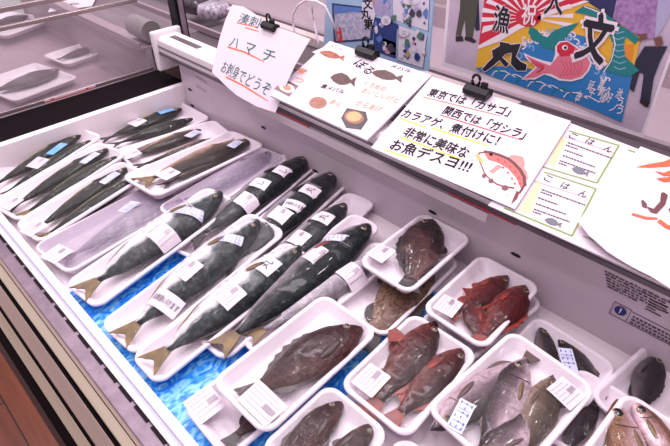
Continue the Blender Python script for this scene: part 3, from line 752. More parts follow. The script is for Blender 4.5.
pack([(208, 384), (267, 434), (382, 331), (322, 293)], .066, .066, 'large white tray holding the single big dark brown rockfish',
     [fd('rockfish', 'brown', 'brown', (361, 328), (240, 400), 'single big glossy dark brown rockfish alone in the large tray', fat=1.12, side=1, thin=.85)],
     [('price', (262, 403), (.070, .048), -90)])
pack([(338, 385), (406, 440), (481, 355), (413, 311)], .050, .050, 'white tray of two red-brown rockfish in the middle of the near trays',
     [fd('rockfish', 'redbrown', 'red', (436, 323), (367, 414), 'red-brown rockfish with a spread orange-red fin and a clear round eye', fat=.98, side=-1, thin=.75, pec_out=True),
      fd('rockfish', 'redbrown', 'red', (463, 350), (389, 424), 'red-brown rockfish on the side of the silver fish tray, with pinkish shine', fat=.98, thin=.75)],
     [('price', (371, 380), (.052, .046), 0)])
pack([(255, 452), (322, 510), (395, 432), (326, 383)], .056, .056, 'white tray cut by the bottom edge of the view, two brown rockfish heads in it',
     [fd('rockfish', 'brown', 'brown', (342, 402), (262, 484), 'brown rockfish with a raised fin, in the bottom tray beneath the big rockfish tray', fat=1.0, side=1, thin=.8),
      fd('rockfish', 'brown', 'brown', (374, 424), (300, 500), 'brown rockfish whose wet head is next to the two red-brown ones', fat=.85, thin=.8)], [])
pack([(365, 478), (425, 520), (455, 470), (402, 436)], .034, .034, 'white tray of which only a sliver of rim shows at the bottom edge',
     [], [])
# ---- silver bream
pack([(502, 352), (580, 412), (628, 359), (528, 320)], .030, .030, 'white tray against the back panel with two small fish and a blue sticker',
     [fd('bream', 'slate', 'grey', (540, 326), (556, 398), 'small slate fish without a sticker pointing at the back panel', fat=.85, thin=.9),
      fd('bream', 'slate', 'grey', (558, 337), (612, 398), 'small slate fish wearing the blue lettered sticker', fat=.9, side=1, thin=.9)],
     [('blue', (568, 361), (.056, .026), -140)])
pack([(540, 430), (600, 475), (640, 400), (575, 365)], .026, .026, 'white tray tucked between the silver fish tray and the two-headed tray',
     [fd('bream', 'slate', 'grey', (596, 398), (560, 462), 'dark fish seen in the gap between two raised trays', fat=.8, thin=.7)], [])
pack([(417, 414), (520, 482), (603, 384), (508, 333)], .064, .064, 'largest white tray near the bottom edge, holding four grey silver fish',
     [fd('bream', 'grey', 'grey', (431, 430), (540, 350), 'silver fish with its eye at the bottom corner, blue sticker on its cheek', fat=.8, side=1, thin=.9),
      fd('bream', 'grey', 'grey', (526, 360), (474, 466), 'pale silver fish with a shiny pink flank in the middle of the large tray', fat=.95, side=1, thin=1, lift=.004, pm=FIN['yellowtail']),
      fd('bream', 'grey', 'grey', (478, 462), (560, 398), 'grey fish facing the bottom edge, lying across the middle of the large tray', fat=1.0, side=-1, thin=.8, lift=.010),
      fd('bream', 'olive', 'grey', (553, 376), (512, 474), 'olive brown fish beside the price label in the large tray', fat=.95, side=-1, thin=1.0, lift=.006)],
     [('blue', (461, 416), (.056, .026), 15), ('price', (566, 393), (.046, .046), -5)], h=.030)
pack([(588, 402), (650, 440), (722, 375), (640, 343)], .032, .032, 'white tray beneath the printed notice with one dark fish at the far right',
     [fd('bream', 'slate', 'dark', (657, 355), (632, 420), 'dark slate fish with a pointed head below the printed notice', fat=1.0, thin=1)], [])
pack([(574, 472), (650, 520), (712, 440), (618, 390)], .070, .070, 'white tray at the bottom right corner with two goggle-eyed heads',
     [fd('bream', 'bronze', 'yellowtail', (616, 400), (655, 560), 'bronze and silver fish with its big eye nearest the tray rim, bottom right corner', fat=.85, side=1, eye=(.14, .30, .042), thin=1, pm=FIN['yellowtail']),
      fd('bream', 'bronze', 'yellowtail', (630, 396), (715, 520), 'bronze and silver fish with a yellow-brown fin at the right edge', fat=.8, side=-1, eye=(.16, -.2, .042), thin=1, lift=.006, pm=FIN['yellowtail'])], [], h=.030)

# ================================================================== SIGNS
def tilt(deg, y0=.80, z0=.2): 
    t = math.radians(deg); return Vector((0, y0, z0)), (1, 0, 0), (0, math.cos(t), math.sin(t))
ORANGE = mat('orange_marker', (232, 110, 66), .6); RED = mat('red_marker', (222, 60, 60), .6); YEL = mat('yellow_marker', (226, 204, 60), .6)
TEAL = mat('green_marker', (34, 96, 96), .6); PEACH = mat('orange_pen', (236, 160, 116), .6); LGREEN = mat('green_border', (122, 150, 62), .5)
TAN = mat('tan_band', (240, 206, 160), .5); PINK = mat('pink_print', (196, 96, 92), .5); MAROON = mat('maroon_print', (96, 34, 44), .5); CREAM = mat('cream_print', (248, 224, 220), .5)
def ell(cx, cy, rx, ry, n=18, rot=0):
    c, s = math.cos(rot), math.sin(rot)
    return [(cx + rx * math.cos(2 * PI * k / n) * c - ry * math.sin(2 * PI * k / n) * s, cy + rx * math.cos(2 * PI * k / n) * s + ry * math.sin(2 * PI * k / n) * c) for k in range(n)]

# S3 handwritten sign with the drawn fish
p0, u, v = tilt(21)
S = Sheet(p0 + Vector((0, 0, .060)), u, v, (470, 150), 'handwritten_sign', LAMIN, [(371, 147.5), (515, 209), (571, 121), (432, 76.5)],
          'white sign with five lines of black brush writing and a drawn red fish', 'sign', thick=.002)
S3 = S
S.text('東京では「カサゴ」', (427, 95), (508, 116), INK, h=.022, bold=.018)
S.text('関西では「ガシラ」', (442, 113), (523, 139), INK, h=.022, bold=.018)
S.text('カラアゲ、煮付けに！', (400.5, 116), (496, 145), INK, h=.023, bold=.018)
S.text('非常に美味な', (402, 135), (465, 158), INK, h=.025, bold=.018)
S.text('お魚デスヨ!!!', (389, 148), (468, 172), INK, h=.026, bold=.018)
S.stroke([(423, 97), (501, 116)], .0028, ORANGE); S.stroke([(440, 115), (521, 140)], .003, RED)
S.stroke([(399, 118), (424, 127)], .004, YEL); S.stroke([(432, 128), (488, 146)], .004, YEL); S.stroke([(400, 137), (463, 160)], .004, YEL); S.stroke([(385, 150), (412, 159)], .004, YEL)
for q in [(432, 108), (507, 149), (472, 160), (507, 195), (386, 136)]: S.poly('ink_dot', ell(q[0], q[1], 1.5, 1.2, 8), mat('pale_ink', (190, 182, 214), .6))
body = [(476, 155), (479, 152.5), (484, 151.5), (492, 152.5), (500, 155), (508, 158.5), (514, 163), (520, 169), (524, 176), (525.5, 185), (523, 190), (520, 194), (517, 193), (515, 189), (504.5, 187.5), (497, 185), (490, 180.5), (484, 173.5), (481, 166), (479, 161)]
S.poly('drawn_fish', body, mat('fish_outline', (120, 44, 48), .6), 1, label='drawing of a red spotted fish')
inner = [(500 + (x - 500) * .93, 170 + (y - 170) * .92) for x, y in body]
S.poly('drawn_belly', inner, mat('fish_belly', (246, 214, 212), .6), 2)
S.poly('drawn_back', [(484, 152.5), (500, 156), (513, 163.5), (521, 173), (524, 185), (521, 189), (516, 178), (508, 169), (498, 163), (488, 160)], PINK, 3)
S.stroke([(484, 151.8), (492, 153), (500, 155.6), (508, 159), (514, 163.6), (520, 170), (524, 177), (525, 186)], .006, mat('fish_back_ink', (104, 50, 54), .6), 4, name='drawn_back_edge', taper=False)
S.polys('drawn_spots', [ell(x, y, 1.1, 1) for x, y in ((498, 160), (505, 162), (510, 167), (515, 172), (519, 178), (520, 184), (508, 173), (512, 179), (503, 168), (515, 184))], RED, 4)
S.poly('drawn_dorsal_fin', [(507, 158), (512, 155), (518, 155.5), (523, 157), (525, 163), (524, 168), (527, 172), (528, 180), (525, 178), (520, 169), (513, 162)], mat('fin_ink', (206, 140, 136), .6), 1)
S.poly('drawn_tail', [(517, 190), (519, 194), (517, 199), (511, 204.5), (513, 199)], mat('fish_outline', (0, 0, 0)), 2)
S.poly('drawn_mouth', [(475.5, 155), (478, 154), (483, 161), (481, 164)], mat('drawn_yellow', (226, 178, 90), .6), 4)
S.polys('drawn_eye', [ell(491, 154.8, 1.8, 1.5)], INK, 5)
S.polys('drawn_small_fins', [ell(484, 176, 2, 2), ell(491, 181, 2.6, 2), ell(505, 188, 3.4, 2.4)], mat('fin_dark_ink', (120, 70, 76), .6), 4)
S.polys('drawn_pectoral_fin', [[(489, 172), (498, 165), (502, 167), (496, 171), (494, 173)]], mat('fin_ink', (0, 0, 0)), 5)
for k in range(4):   # pencilled cloud note
    S.stroke([(524 + k * 2, 106 + k * 3.6), (538, 110.5 + k * 3.4), (552 - k * 2, 115 + k * 3.2)], .0009, mat('pencil', (206, 196, 208), .6), name='pencil_note', taper=False)

# S2 photo board
S = Sheet(Vector((0, .80, .256)), (1, 0, 0), (0, math.cos(math.radians(18)), math.sin(math.radians(18))), (350, 90), 'fish_photo_board', LAMIN,
          [(270, 95), (367, 140), (432, 75), (330, 41)], 'white board with pasted photos of fish and dishes, orange notes, clipped at the top', 'sign', thick=.006)
S2 = S
GP = mat('photo_ground', (206, 196, 200), .35); OF = mat('photo_fish_orange', (176, 98, 66), .35, noise=(120, 64, 50), nscale=120); DF = mat('photo_fish_dark', (92, 54, 50), .35, noise=(60, 34, 36), nscale=120)
def photo_fish(S, cx, cy, l, hgt, ang, m, lay=3):
    o = [(-1, 0), (-.7, .55), (-.2, .95), (.3, .7), (.62, .2), (.8, .5), (1, .75), (.92, 0), (1, -.7), (.8, -.45), (.62, -.2), (.3, -.6), (-.2, -.8), (-.7, -.5)]
    c, s = math.cos(ang), math.sin(ang)
    S.poly('printed_fish', [(cx + x * l * c + y * hgt * s, cy + x * l * s - y * hgt * c) for x, y in o], m, lay)
for q, (fx, fy, l, hh, an, m_) in (([(312, 52), (327, 46), (356, 56), (339, 66)], (332, 55.5, 13, 4, .25, OF)),
            ([(322, 83), (337, 69), (366, 77), (350, 92)], (343, 80, 13, 7, .2, DF)), ([(366, 73), (378, 64), (412, 77), (398, 88)], (387, 76, 16, 5.5, .22, DF))):
    S.poly('pasted_photo', q, GP, 1); photo_fish(S, fx, fy, l, hh, an, m_)
S.poly('pasted_photo', [(274, 89), (284, 79), (299, 86), (289, 97)], mat('photo_dark', (110, 84, 84), .35), 1)
S.poly('printed_dish', ell(287, 88, 8, 4.6, rot=.3), mat('dish_white', (226, 200, 196), .35), 2); S.poly('printed_food', ell(287, 88, 4.5, 2.4, rot=.3), mat('food_brown', (170, 110, 84), .35), 3)
S.poly('pasted_photo', ell(317, 103, 12, 8), GP, 1); S.poly('printed_dish', ell(318, 103, 9, 6), mat('dish_brown', (140, 92, 76), .35), 2); S.poly('printed_food', ell(318, 102, 6, 4), OF, 3)
S.poly('pasted_photo', [(341, 118), (347, 108), (366, 112), (368, 120), (361, 130), (346, 128)], mat('photo_black', (56, 40, 44), .35), 1); S.poly('printed_dish', ell(354, 117.5, 10, 6.5, rot=.2), mat('dish_brown', (0, 0, 0)), 2); S.poly('printed_food', ell(354, 117, 7.5, 5), mat('food_orange', (226, 156, 104), .35), 3)
PENC = mat('pencil_grey', (188, 180, 194), .6)
for (cx_, cy_, rx, ry) in ((324, 102, 21, 11), (359, 118, 23, 17)):
    e_ = ell(cx_, cy_, rx, ry, 30, .1); S.stroke(e_[10:] , .0014, PENC, name='drawn_ring', taper=False)
S.text('ぼる', (353, 64), (368, 75), INK, h=.026, bold=.01)
S.text('メバル', (390, 67), (410, 73), INK, h=.012, bold=.008); S.text('黒メバル', (320, 87.5), (343, 94), INK, h=.013, bold=.01)
S.text('メバル', (329, 46), (342, 51), GREYINK, h=.010, bold=0)
S.text('くろめの', (363, 85), (384, 91.5), PEACH, h=.016, bold=.012); S.text('おいしいけど', (361, 92), (398, 103), PEACH, h=.016, bold=.012)
S.text('あら', (329, 103), (338, 107), PEACH, h=.016, bold=.01); S.text('からあげ', (355, 105), (380, 112), PEACH, h=.016, bold=.01)
S.text('煮', (295, 72), (303, 75), PEACH, h=.02, bold=.01); S.text('つ', (293, 81), (301, 84), PEACH, h=.02, bold=.01)

# S1 curled paper
t1 = math.radians(52)
S = Sheet(Vector((0, .790, .243)), (1, 0, 0), (0, math.cos(t1), math.sin(t1)), (258, 60), 'handwritten_sign', PAPER,
          [(230, 3), (241, 5), (254, 13), (263, 20), (270, 33), (281, 29), (296, 33.5), (309, 38), (303, 48), (293, 66), (284, 86), (274, 112), (258, 107), (240, 97), (224, 84), (209.6, 71), (212, 58), (217, 37), (223, 18)],
          'curled white paper with green pen writing and orange underlines, clipped at the top', 'sign', thick=.0009, bend=lambda x, y: .010 * math.cos(x * 16))
S1 = S
S.text('湊刺', (236, 20), (260, 29), TEAL, h=.024, bold=-.004); S.text('ハ  マ  チ', (227, 45), (274, 64), TEAL, h=.030, bold=.004)
S.text('お刺身でどうぞ', (219, 70), (268, 96), TEAL, h=.030, bold=.004)
S.stroke([(235, 21.5), (247, 25), (259, 28)], .003, ORANGE); S.stroke([(245, 27.5), (261, 33)], .003, ORANGE)
S.stroke([(226, 46), (246, 53), (266, 63)], .0045, ORANGE); S.stroke([(226, 77), (246, 87), (268, 101)], .0045, ORANGE)

# S4 recipe cards sheet
p0, u, v = tilt(21)
S = Sheet(p0 + Vector((0, -.004, .052)), u, v, (580, 190), 'recipe_card_sheet', LAMIN, [(488, 205), (668, 286), (745, 190), (568, 122)],
          'white sheet of green-bordered cards headed in hiragana, between the brush-written sign and the crumpled sheet', 'sign', thick=.003)
def card(tl, tr, br, bl, title, line, side_, fishp, rows):
    S.stroke([tl, tr], .0032, LGREEN, name='card_border', taper=False); S.stroke([tr, br], .0032, LGREEN, name='card_border', taper=False); S.stroke([br, bl], .0032, LGREEN, name='card_border', taper=False)
    if title:
        for ch, q in zip('こはん', title): S.text(ch, (q[0] - 3.2, q[1] - 1.2), (q[0] + 4, q[1] + 2), INK, h=.014, bold=0, name='card_title')
    if line: S.stroke(line, .0008, PINK, name='card_line', taper=False)
    if side_: S.poly('card_band', side_, TAN, 1)
    if fishp: photo_fish(S, fishp[0], fishp[1], 9, 3.8, .35, mat('mackerel_print', (96, 96, 110), .4))
    rn = random.Random(int(tl[0])); lst = []
    for (sx, sy, w) in rows:
        x = 0
        while x < w:
            q = rn.uniform(1.2, 3.2); xa, xb = x, min(w, x + q)
            lst.append([(sx + xa, sy + xa * .36), (sx + xb, sy + xb * .36), (sx + xb - .6, sy + xb * .36 + 1.1), (sx + xa - .6, sy + xa * .36 + 1.1)]); x += q + .5
    if lst: S.polys('card_text', lst, mat('fine_print', (84, 74, 88), .6), 2)
card((569, 131), (619, 145.5), (597, 183), (543, 167), [(571, 138), (588, 143.5), (606, 151)], [(565, 136.5), (614, 153)], [(562, 137), (567, 138.5), (555, 166), (547, 163.5)], (580, 171.5),
     [(568, 142, 44), (566, 144.5, 12), (565, 149.5, 18), (563, 155, 32), (560, 160, 36), (559, 162.5, 8)])
card((544, 172), (596, 189), (572, 236), (504, 208), [(546, 180.5), (563, 188), (581, 196)], [(534, 181), (588, 198.5)], [(536, 182), (542, 184), (530, 214), (519, 209.5)], (553, 222.5),
     [(542, 189, 44), (541, 191.5, 12), (538, 197, 20), (536, 203, 30), (534, 208.5, 36), (533, 211, 8)])
card((628, 150), (690, 170), (665, 208), (609, 190), None, None, None, None, [])
S.stroke([(583, 236), (606, 246), (618, 251)], .002, LGREEN, name='card_border', taper=False)

# S5 crumpled sheet with large characters
p0, u, v = tilt(21)
S = Sheet(p0 + Vector((0, 0, .066)), u, v, (650, 220), 'handwritten_sign', PAPER, [(641, 146), (672, 158), (745, 190), (720, 330), (690, 306), (668, 288), (650, 275), (606, 251), (588, 236), (578, 222), (590, 205), (612, 180)],
          'white crumpled sheet with big orange and black brush strokes at the right edge', 'sign', thick=.0012, bend=lambda x, y: .004 * math.sin(x * 40 + 1) * math.cos(y * 34))
REDO = mat('vermilion_brush', (228, 92, 46), .55)
S.poly('brush_stroke', [(635, 169), (650, 165), (664, 162), (672, 158), (674, 166), (664, 167), (650, 168.5)], REDO, 3)
S.poly('brush_stroke', [(654, 172), (664, 173), (676, 168), (676, 174), (664, 176)], REDO, 3); S.poly('brush_stroke', [(656, 179), (668, 177), (676, 172), (676, 180), (664, 181.5)], REDO, 4)
S.poly('brush_stroke', [(641, 201), (643, 200), (647, 205), (646, 209), (642, 207)], MAROON, 3)
S.poly('brush_stroke', [(661, 193), (664, 192), (668, 195), (665, 205), (656, 215), (650, 213), (646, 207), (653, 210), (660, 202)], MAROON, 4)
S.poly('brush_stroke', [(668, 210), (676, 204), (676, 216), (670, 214)], MAROON, 3)
S.stroke([(632, 214), (645, 219), (657, 220)], .005, REDO, 3); S.stroke([(658, 222), (666, 228), (680, 231)], .007, REDO, 3)

# ---- binder style clips
def clip(px, py, sh, sc, label, rot=0):
    p = hit(px, py, sh.p0, sh.n) + sh.n * .014
    M = Matrix.Translation(p) @ Matrix.Rotation(math.radians(rot), 4, 'Z')
    c = empty('clip', M); tag(c, label, 'clip', 'black clips on the signs')
    b = MB(); b.prism([(-.012 * sc, -.012 * sc), (.014 * sc, -.016 * sc), (.014 * sc, .002 * sc), (-.004 * sc, .006 * sc), (-.014 * sc, -.002 * sc)], -.026 * sc, .026 * sc)
    b.build('jaw', BLACK, c, bevel=.0015)
    a_ = MB(); pts = [(-.009 * sc, .0, .002 * sc)] + [(-.009 * sc + .009 * sc * math.sin(t) * .9, .004 * sc, .014 * sc - .011 * sc * math.cos(t)) for t in [k * PI / 7 for k in range(1, 14)]] 
    a_.tube(pts, .0028 * sc, 8); a_.build('handle', BLACK, c, True)
    d_ = MB().box(.006 * sc, .018 * sc, -.004 * sc, .004 * sc, .002 * sc, .016 * sc); d_.build('lever', BLACK, c, bevel=.001)
    return c
clip(478, 94, S3, 1.15, 'black clip holding the sign with the drawn fish')
clip(368, 55, S2, 1.2, 'black clip on the photo board in front of the comic panel board')
clip(273, 27, S1, 1.0, 'black clip pinching the curled paper with green writing')

# ================================================================== BOARDS BEHIND
YP = 1.10
# comic-like board
S = Sheet((0, YP, 0), (1, 0, 0), (0, 0, 1), (378, 30), 'picture_board', mat('pale_blue_board', (166, 196, 226), .35), [(322, 66), (428, 71), (434, -12), (327, -14)],
          'pale blue framed board of small colourful picture panels behind the photo board', 'board', thick=.006)
cols = {'w': mat('print_white', (226, 218, 234), .4), 'n': mat('print_navy', (40, 62, 128), .4), 'b': mat('print_blue', (92, 128, 196), .4), 'l': mat('print_lilac', (176, 166, 204), .4),
        'g': mat('print_green', (84, 122, 104), .4), 'r': mat('print_rose', (206, 150, 168), .4), 'k': mat('print_dark', (70, 62, 84), .4), 'y': mat('print_ochre', (190, 160, 110), .4)}
GUT = mat('panel_line', (70, 92, 130), .4)
panels = [([(372, 14), (391, 18), (391, -12), (372, -12)], 'l'), ([(393, 19), (428, 31), (430, -12), (393, -12)], 'w'), ([(374, 17), (397, 24), (396, 58), (374, 50)], 'n'),
          ([(399, 25), (427, 35), (423, 68), (398, 60)], 'w'), ([(383, 38), (397, 43), (397, 56), (383, 51)], 'l')]
for q, c in panels:
    S.poly('panel_frame', [(x + (1 if x > 400 else -.8) * .6, y + (.8 if y > 30 else -.6)) for x, y in q], GUT, 1); S.poly('panel', q, cols[c], 2)
rn = random.Random(11)
for (x0, x1, y0, y1, n, cs) in ((373, 390, 0, 12, 9, 'lrkb'), (394, 428, 0, 26, 26, 'nbgwkl'), (375, 382, 20, 48, 8, 'nbw'), (400, 424, 32, 60, 26, 'bnkygwr'), (384, 396, 42, 52, 8, 'rwk'), (375, 396, 20, 36, 8, 'wln')):
    for _ in range(n):
        x, y = rn.uniform(x0, x1), rn.uniform(y0, y1); r_ = rn.uniform(1.2, 3.6)
        pts = [(x + r_ * rn.uniform(.5, 1.1) * math.cos(t), y + r_ * rn.uniform(.7, 1.5) * math.sin(t)) for t in [2 * PI * k / 9 for k in range(9)]]
        S.poly('printed_shape', pts, cols[rn.choice(cs)], 3 + _ * .3)
for (x, y, rx, ry) in ((387, 20, 5, 5), (405, 32, 5, 4.5), (412, 1, 8, 3.5)):
    S.poly('speech_bubble', ell(x, y, rx, ry, 14), cols['w'], 12)
    S.polys('bubble_text', [[(x - 2, y - 1.5 + k * 1.6), (x + 2.2, y - 1 + k * 1.6), (x + 2.2, y - .5 + k * 1.6), (x - 2, y - 1 + k * 1.6)] for k in range(3)], GREYINK, 13)
S.poly('panel_frame', [(332, 3), (374, 8), (373, 40), (334, 43)], mat('photo_edge', (40, 56, 110), .4), 2)
S.poly('group_photo', [(334, 5), (371, 9), (370.5, 38), (336, 41)], mat('crowd_photo', (214, 200, 216), .4, noise=(150, 160, 196), nscale=90), 3)
S.poly('group_photo_sky', [(334, 5), (371, 9), (371, 13), (352, 12), (335, 14)], cols['b'], 4)
S.text('大漁', (336, 40), (343, 41), RED, h=.036, bold=.03, lay=5, name='red_lettering')
vs_ = [(368, 2, '文'), (366, 12, '丸'), (369, 22, '第')]
S.poly('white_outline', [(362, 3), (372, 0), (376, 14), (372, 30), (364, 24)], cols['w'], 5)
for x, y, ch in vs_: S.text(ch, (x - 4, y + 6), (x + 5, y + 6), INK, h=.022, bold=.03, lay=6, name='brush_lettering')

# photo poster
S = Sheet((0, YP, 0), (1, 0, 0), (0, 0, 1), (550, 60), 'photo_poster', mat('poster_border', (236, 226, 236), .3),
          [(442, 66), (520, 90), (580, 112), (612, 128), (643, 138), (652, 112), (672, 55), (700, -30), (449, -30)],
          'glossy photo poster of people holding up a colourful fishing flag', 'poster', thick=.0015)
PV = mat('poster_pavement', (204, 186, 204), .35, noise=(188, 170, 190), nscale=20)
S.poly('pavement', [(445, 62), (520, 86), (580, 108), (612, 123), (641, 133), (650, 110), (669, 55), (697, -28), (452, -28)], PV, 1)
S.poly('dark_crowd', [(478, -28), (480, 30), (476, 31), (470, 8), (462, -2), (460, -28)], mat('poster_navy', (34, 30, 58), .35), 2)
OLV = mat('poster_olive', (74, 74, 62), .35); SHO = mat('poster_shoe', (34, 26, 30), .35); KHK = mat('poster_skin', (120, 74, 66), .35)
S.poly('trouser_leg', [(462, -28), (482, -28), (476, 20), (473, 37), (466, 37), (465, 20), (461, 36), (456, 35), (460, 10)], OLV, 3)
S.poly('shoe', [(456, 36), (463, 36), (464, 41), (456, 41.5)], SHO, 4); S.poly('shoe', [(465, 36.5), (472, 37), (477, 41), (474, 43), (465, 40)], SHO, 4)
# flag
GOLD = mat('flag_gold', (232, 178, 52), .4); FRED = mat('flag_red', (206, 34, 62), .4); FWH = mat('flag_white', (240, 226, 234), .4); FBL = mat('flag_blue', (46, 124, 190), .4); FTE = mat('flag_teal', (22, 126, 128), .4)
FLB = mat('flag_light_blue', (140, 178, 222), .4); FPK = mat('flag_pink', (226, 118, 140), .4); BRU = mat('flag_brush', (30, 26, 40), .4)
flag = [(476, 68), (480, 40), (485, 0), (486, -28), (590, -28), (585, 0), (600, 10), (622, 24), (641, 38), (634, 70), (628, 95), (622, 122), (600, 112), (570, 100), (540, 92), (510, 82), (490, 75)]
S.poly('flag', flag, GOLD, 5)
S.poly('flag_sunburst', [(479, 46), (485, 0), (486, -28), (592, -28), (585, 0), (568, 6), (540, 14), (510, 30), (496, 39)], FRED, 6)
cx_, cy_ = 528, 17
for k in range(13):
    a0 = math.radians(172 + k * 16.5); a1 = a0 + math.radians(8)
    R_ = 46
    A = (cx_ + 8 * math.cos(a0), cy_ + 7 * math.sin(a0)); B = (cx_ + R_ * math.cos(a0), cy_ + 34 * math.sin(a0)); C = (cx_ + R_ * math.cos(a1), cy_ + 34 * math.sin(a1))
    if k == 0: pass
    def cl(p): return (max(p[0], 481 + max(0, 20 - p[1]) * .08), max(p[1], -27))
    S.poly('white_ray', [A, cl(B), cl(C)], FWH, 7)
S.poly('white_ray', [(520, 20), (484, 26), (482, 33)], FWH, 7); S.poly('white_ray', [(522, 22), (481, 44), (496, 39), (524, 25)], FWH, 7.4)
S.poly('sun_disc', ell(529, 17, 13, 9.5), FRED, 8)
S.polys('flag_white_band', [[(479, 45), (496, 38), (515, 27), (545, 13), (585, 0), (590, 1), (550, 15), (520, 29), (500, 41), (478, 49)]], FWH, 8)
S.text('祝', (522, 22), (536, 23), FWH, h=.034, bold=.02, lay=10, name='flag_lettering')
S.text('漁', (493, 28), (509, 31), FWH, h=.046, bold=.05, lay=9.5, name='lettering_outline'); S.text('漁', (493, 28), (509, 31), BRU, h=.046, bold=.022, lay=10.5, name='flag_lettering')
S.text('大', (545, 11), (563, 12), FWH, h=.046, bold=.05, lay=9.5, name='lettering_outline'); S.text('大', (545, 11), (563, 12), BRU, h=.046, bold=.022, lay=10.5, name='flag_lettering')
S.poly('flag_sea', [(476, 68), (486, 66), (500, 66), (520, 66), (545, 72), (575, 74), (592, 72), (602, 72), (612, 70), (628, 74), (634, 70), (628, 95), (622, 122), (600, 112), (570, 100), (540, 92), (510, 82), (490, 75)], FBL, 6)
S.poly('flag_spray', [(517, 50), (530, 42), (548, 36), (566, 32), (585, 36), (598, 48), (604, 62), (612, 70), (604, 78), (590, 78), (570, 70), (545, 62), (520, 60)], FBL, 6.5)
rn = random.Random(5)
for k in range(54):
    t = k / 53; x = 519 + 90 * t + rn.uniform(-3, 3); y = 52 - 22 * math.sin(PI * min(1, t * 1.1)) + 24 * max(0, t - .5) * 2 * .9 + rn.uniform(-5, 6)
    e_ = ell(x, y, rn.uniform(1.8, 3.6), rn.uniform(1.6, 3.0), 9, rn.uniform(0, 6)); S.stroke(e_[:7], .0028, FWH if k % 2 else FLB, 7 + k * .02, name='wave_curl', taper=False)
for k in range(9):
    x = 480 + k * 12; y = 66 + k * 3.6
    S.stroke([(x, y + 6), (x + 4, y + 1), (x + 13, y + 1), (x + 24, y + 7)], .0022, FWH if k % 3 else FTE, 7.5, name='wave_line', taper=False)
# teal bream tail and whale-like tail
S.poly('teal_tail', [(531, 26), (537, 29), (543, 35), (548, 37), (555, 30), (566, 26), (580, 22), (570, 33), (562, 42), (554, 49), (545, 48), (540, 42), (533, 40), (529, 32)], FTE, 9)
S.poly('teal_body', [(575, 12), (585, 5), (603, 11), (618, 22), (628, 32), (624, 44), (626, 56), (640, 70), (630, 76), (618, 74), (606, 70), (612, 56), (614, 44), (608, 30), (598, 18), (586, 14)], FTE, 9)
S.poly('teal_body_fin', [(614, 22), (630, 30), (640, 38), (636, 44), (626, 36)], FTE, 9.2)
for k in range(7):
    S.stroke([(612 + k * .4, 30 + k * 6), (618 + k * .4, 33 + k * 6), (625 + k * .3, 31 + k * 6)], .0018, FLB, 9.6, name='scale_band', taper=False)
S.stroke([(585, 6), (603, 13), (612, 26), (616, 44), (612, 60), (604, 72)], .002, FWH, 9.7, name='body_line', taper=False)
S.poly('gold_patch', [(620, 46), (634, 44), (632, 60), (624, 62)], mat('flag_orange', (230, 140, 40), .4), 8)
# red bream
S.poly('red_bream', [(522, 79), (530, 72), (536, 67), (527, 58), (524, 52), (532, 56), (544, 60), (553, 62), (556, 54), (556, 46), (560, 41), (568, 40), (578, 46), (588, 54), (593, 62), (590, 70), (583, 78), (572, 81), (560, 80), (552, 76), (545, 74), (536, 79)], FWH, 10)
S.poly('bream_body', [(524, 78), (531, 73), (538, 67), (529, 58), (527, 55), (540, 61), (551, 65), (560, 54), (558, 46), (561, 42), (568, 41), (577, 47), (587, 55), (591, 62), (588, 70), (582, 76), (572, 79), (561, 78), (552, 73), (544, 73), (536, 77)], FPK, 11)
S.poly('bream_head', [(558, 45), (562, 42), (569, 41.5), (576, 47), (573, 55), (562, 56), (558, 51)], FRED, 12); S.polys('bream_eye', [ell(566, 47, 3, 2.6)], FWH, 13); S.polys('bream_pupil', [ell(566.5, 47, 1.5, 1.4)], BRU, 14)
for k in range(6): S.stroke([(562 + k * 4, 60 + (k % 2)), (566 + k * 3.4, 68), (561 + k * 3.5, 76 - k * .3)], .001, FRED, 12, name='scale_line', taper=False)
for k in range(4): S.stroke([(532, 60 + k * 1.2), (545, 65 + k), (540 - k, 72)], .001, FRED, 12, name='fin_line', taper=False)
# brush characters
def brush(lst):
    for q in lst:
        cx2 = sum(p[0] for p in q) / len(q); cy2 = sum(p[1] for p in q) / len(q)
        S.stroke(q + [q[0]], .0035, FWH, 13, name='lettering_outline', taper=False)
    for i, q in enumerate(lst): S.poly('brush_lettering', q, BRU, 14 + i * .3)
brush([[(501, 41), (511, 43), (508, 52), (500, 60), (492, 67), (486, 71), (483, 69), (489, 62), (496, 55), (501, 48)],
       [(493, 50), (500, 46), (512, 44), (522, 43), (520, 49), (517, 56), (522, 61), (528, 64), (527, 70), (518, 70), (512, 63), (513, 52), (500, 54), (494, 56)],
       [(498, 55), (505, 58), (510, 63), (507, 67), (502, 61)]])
S.text('文', (574, 54), (606, 62), FWH, h=.080, bold=.075, lay=13, name='lettering_outline')
S.text('文', (576, 53), (604, 60), BRU, h=.075, bold=.035, lay=14, name='brush_lettering')
for ch, q in (('延', (590, 86)), ('子', (591, 93)), ('古', (578, 96)), ('喜', (600, 86)), ('眞', (601, 92)), ('様', (602, 98)), ('久', (607, 92)), ('好', (608, 98)), ('ノ', (612, 108)), ('池', (618, 94)), ('う', (619, 102)), ('う', (619, 110))):
    S.text(ch, (q[0] - 2.6, q[1] + 2), (q[0] + 2.6, q[1] + 4), FWH, h=.018, bold=.01, lay=9, name='flag_small_lettering')
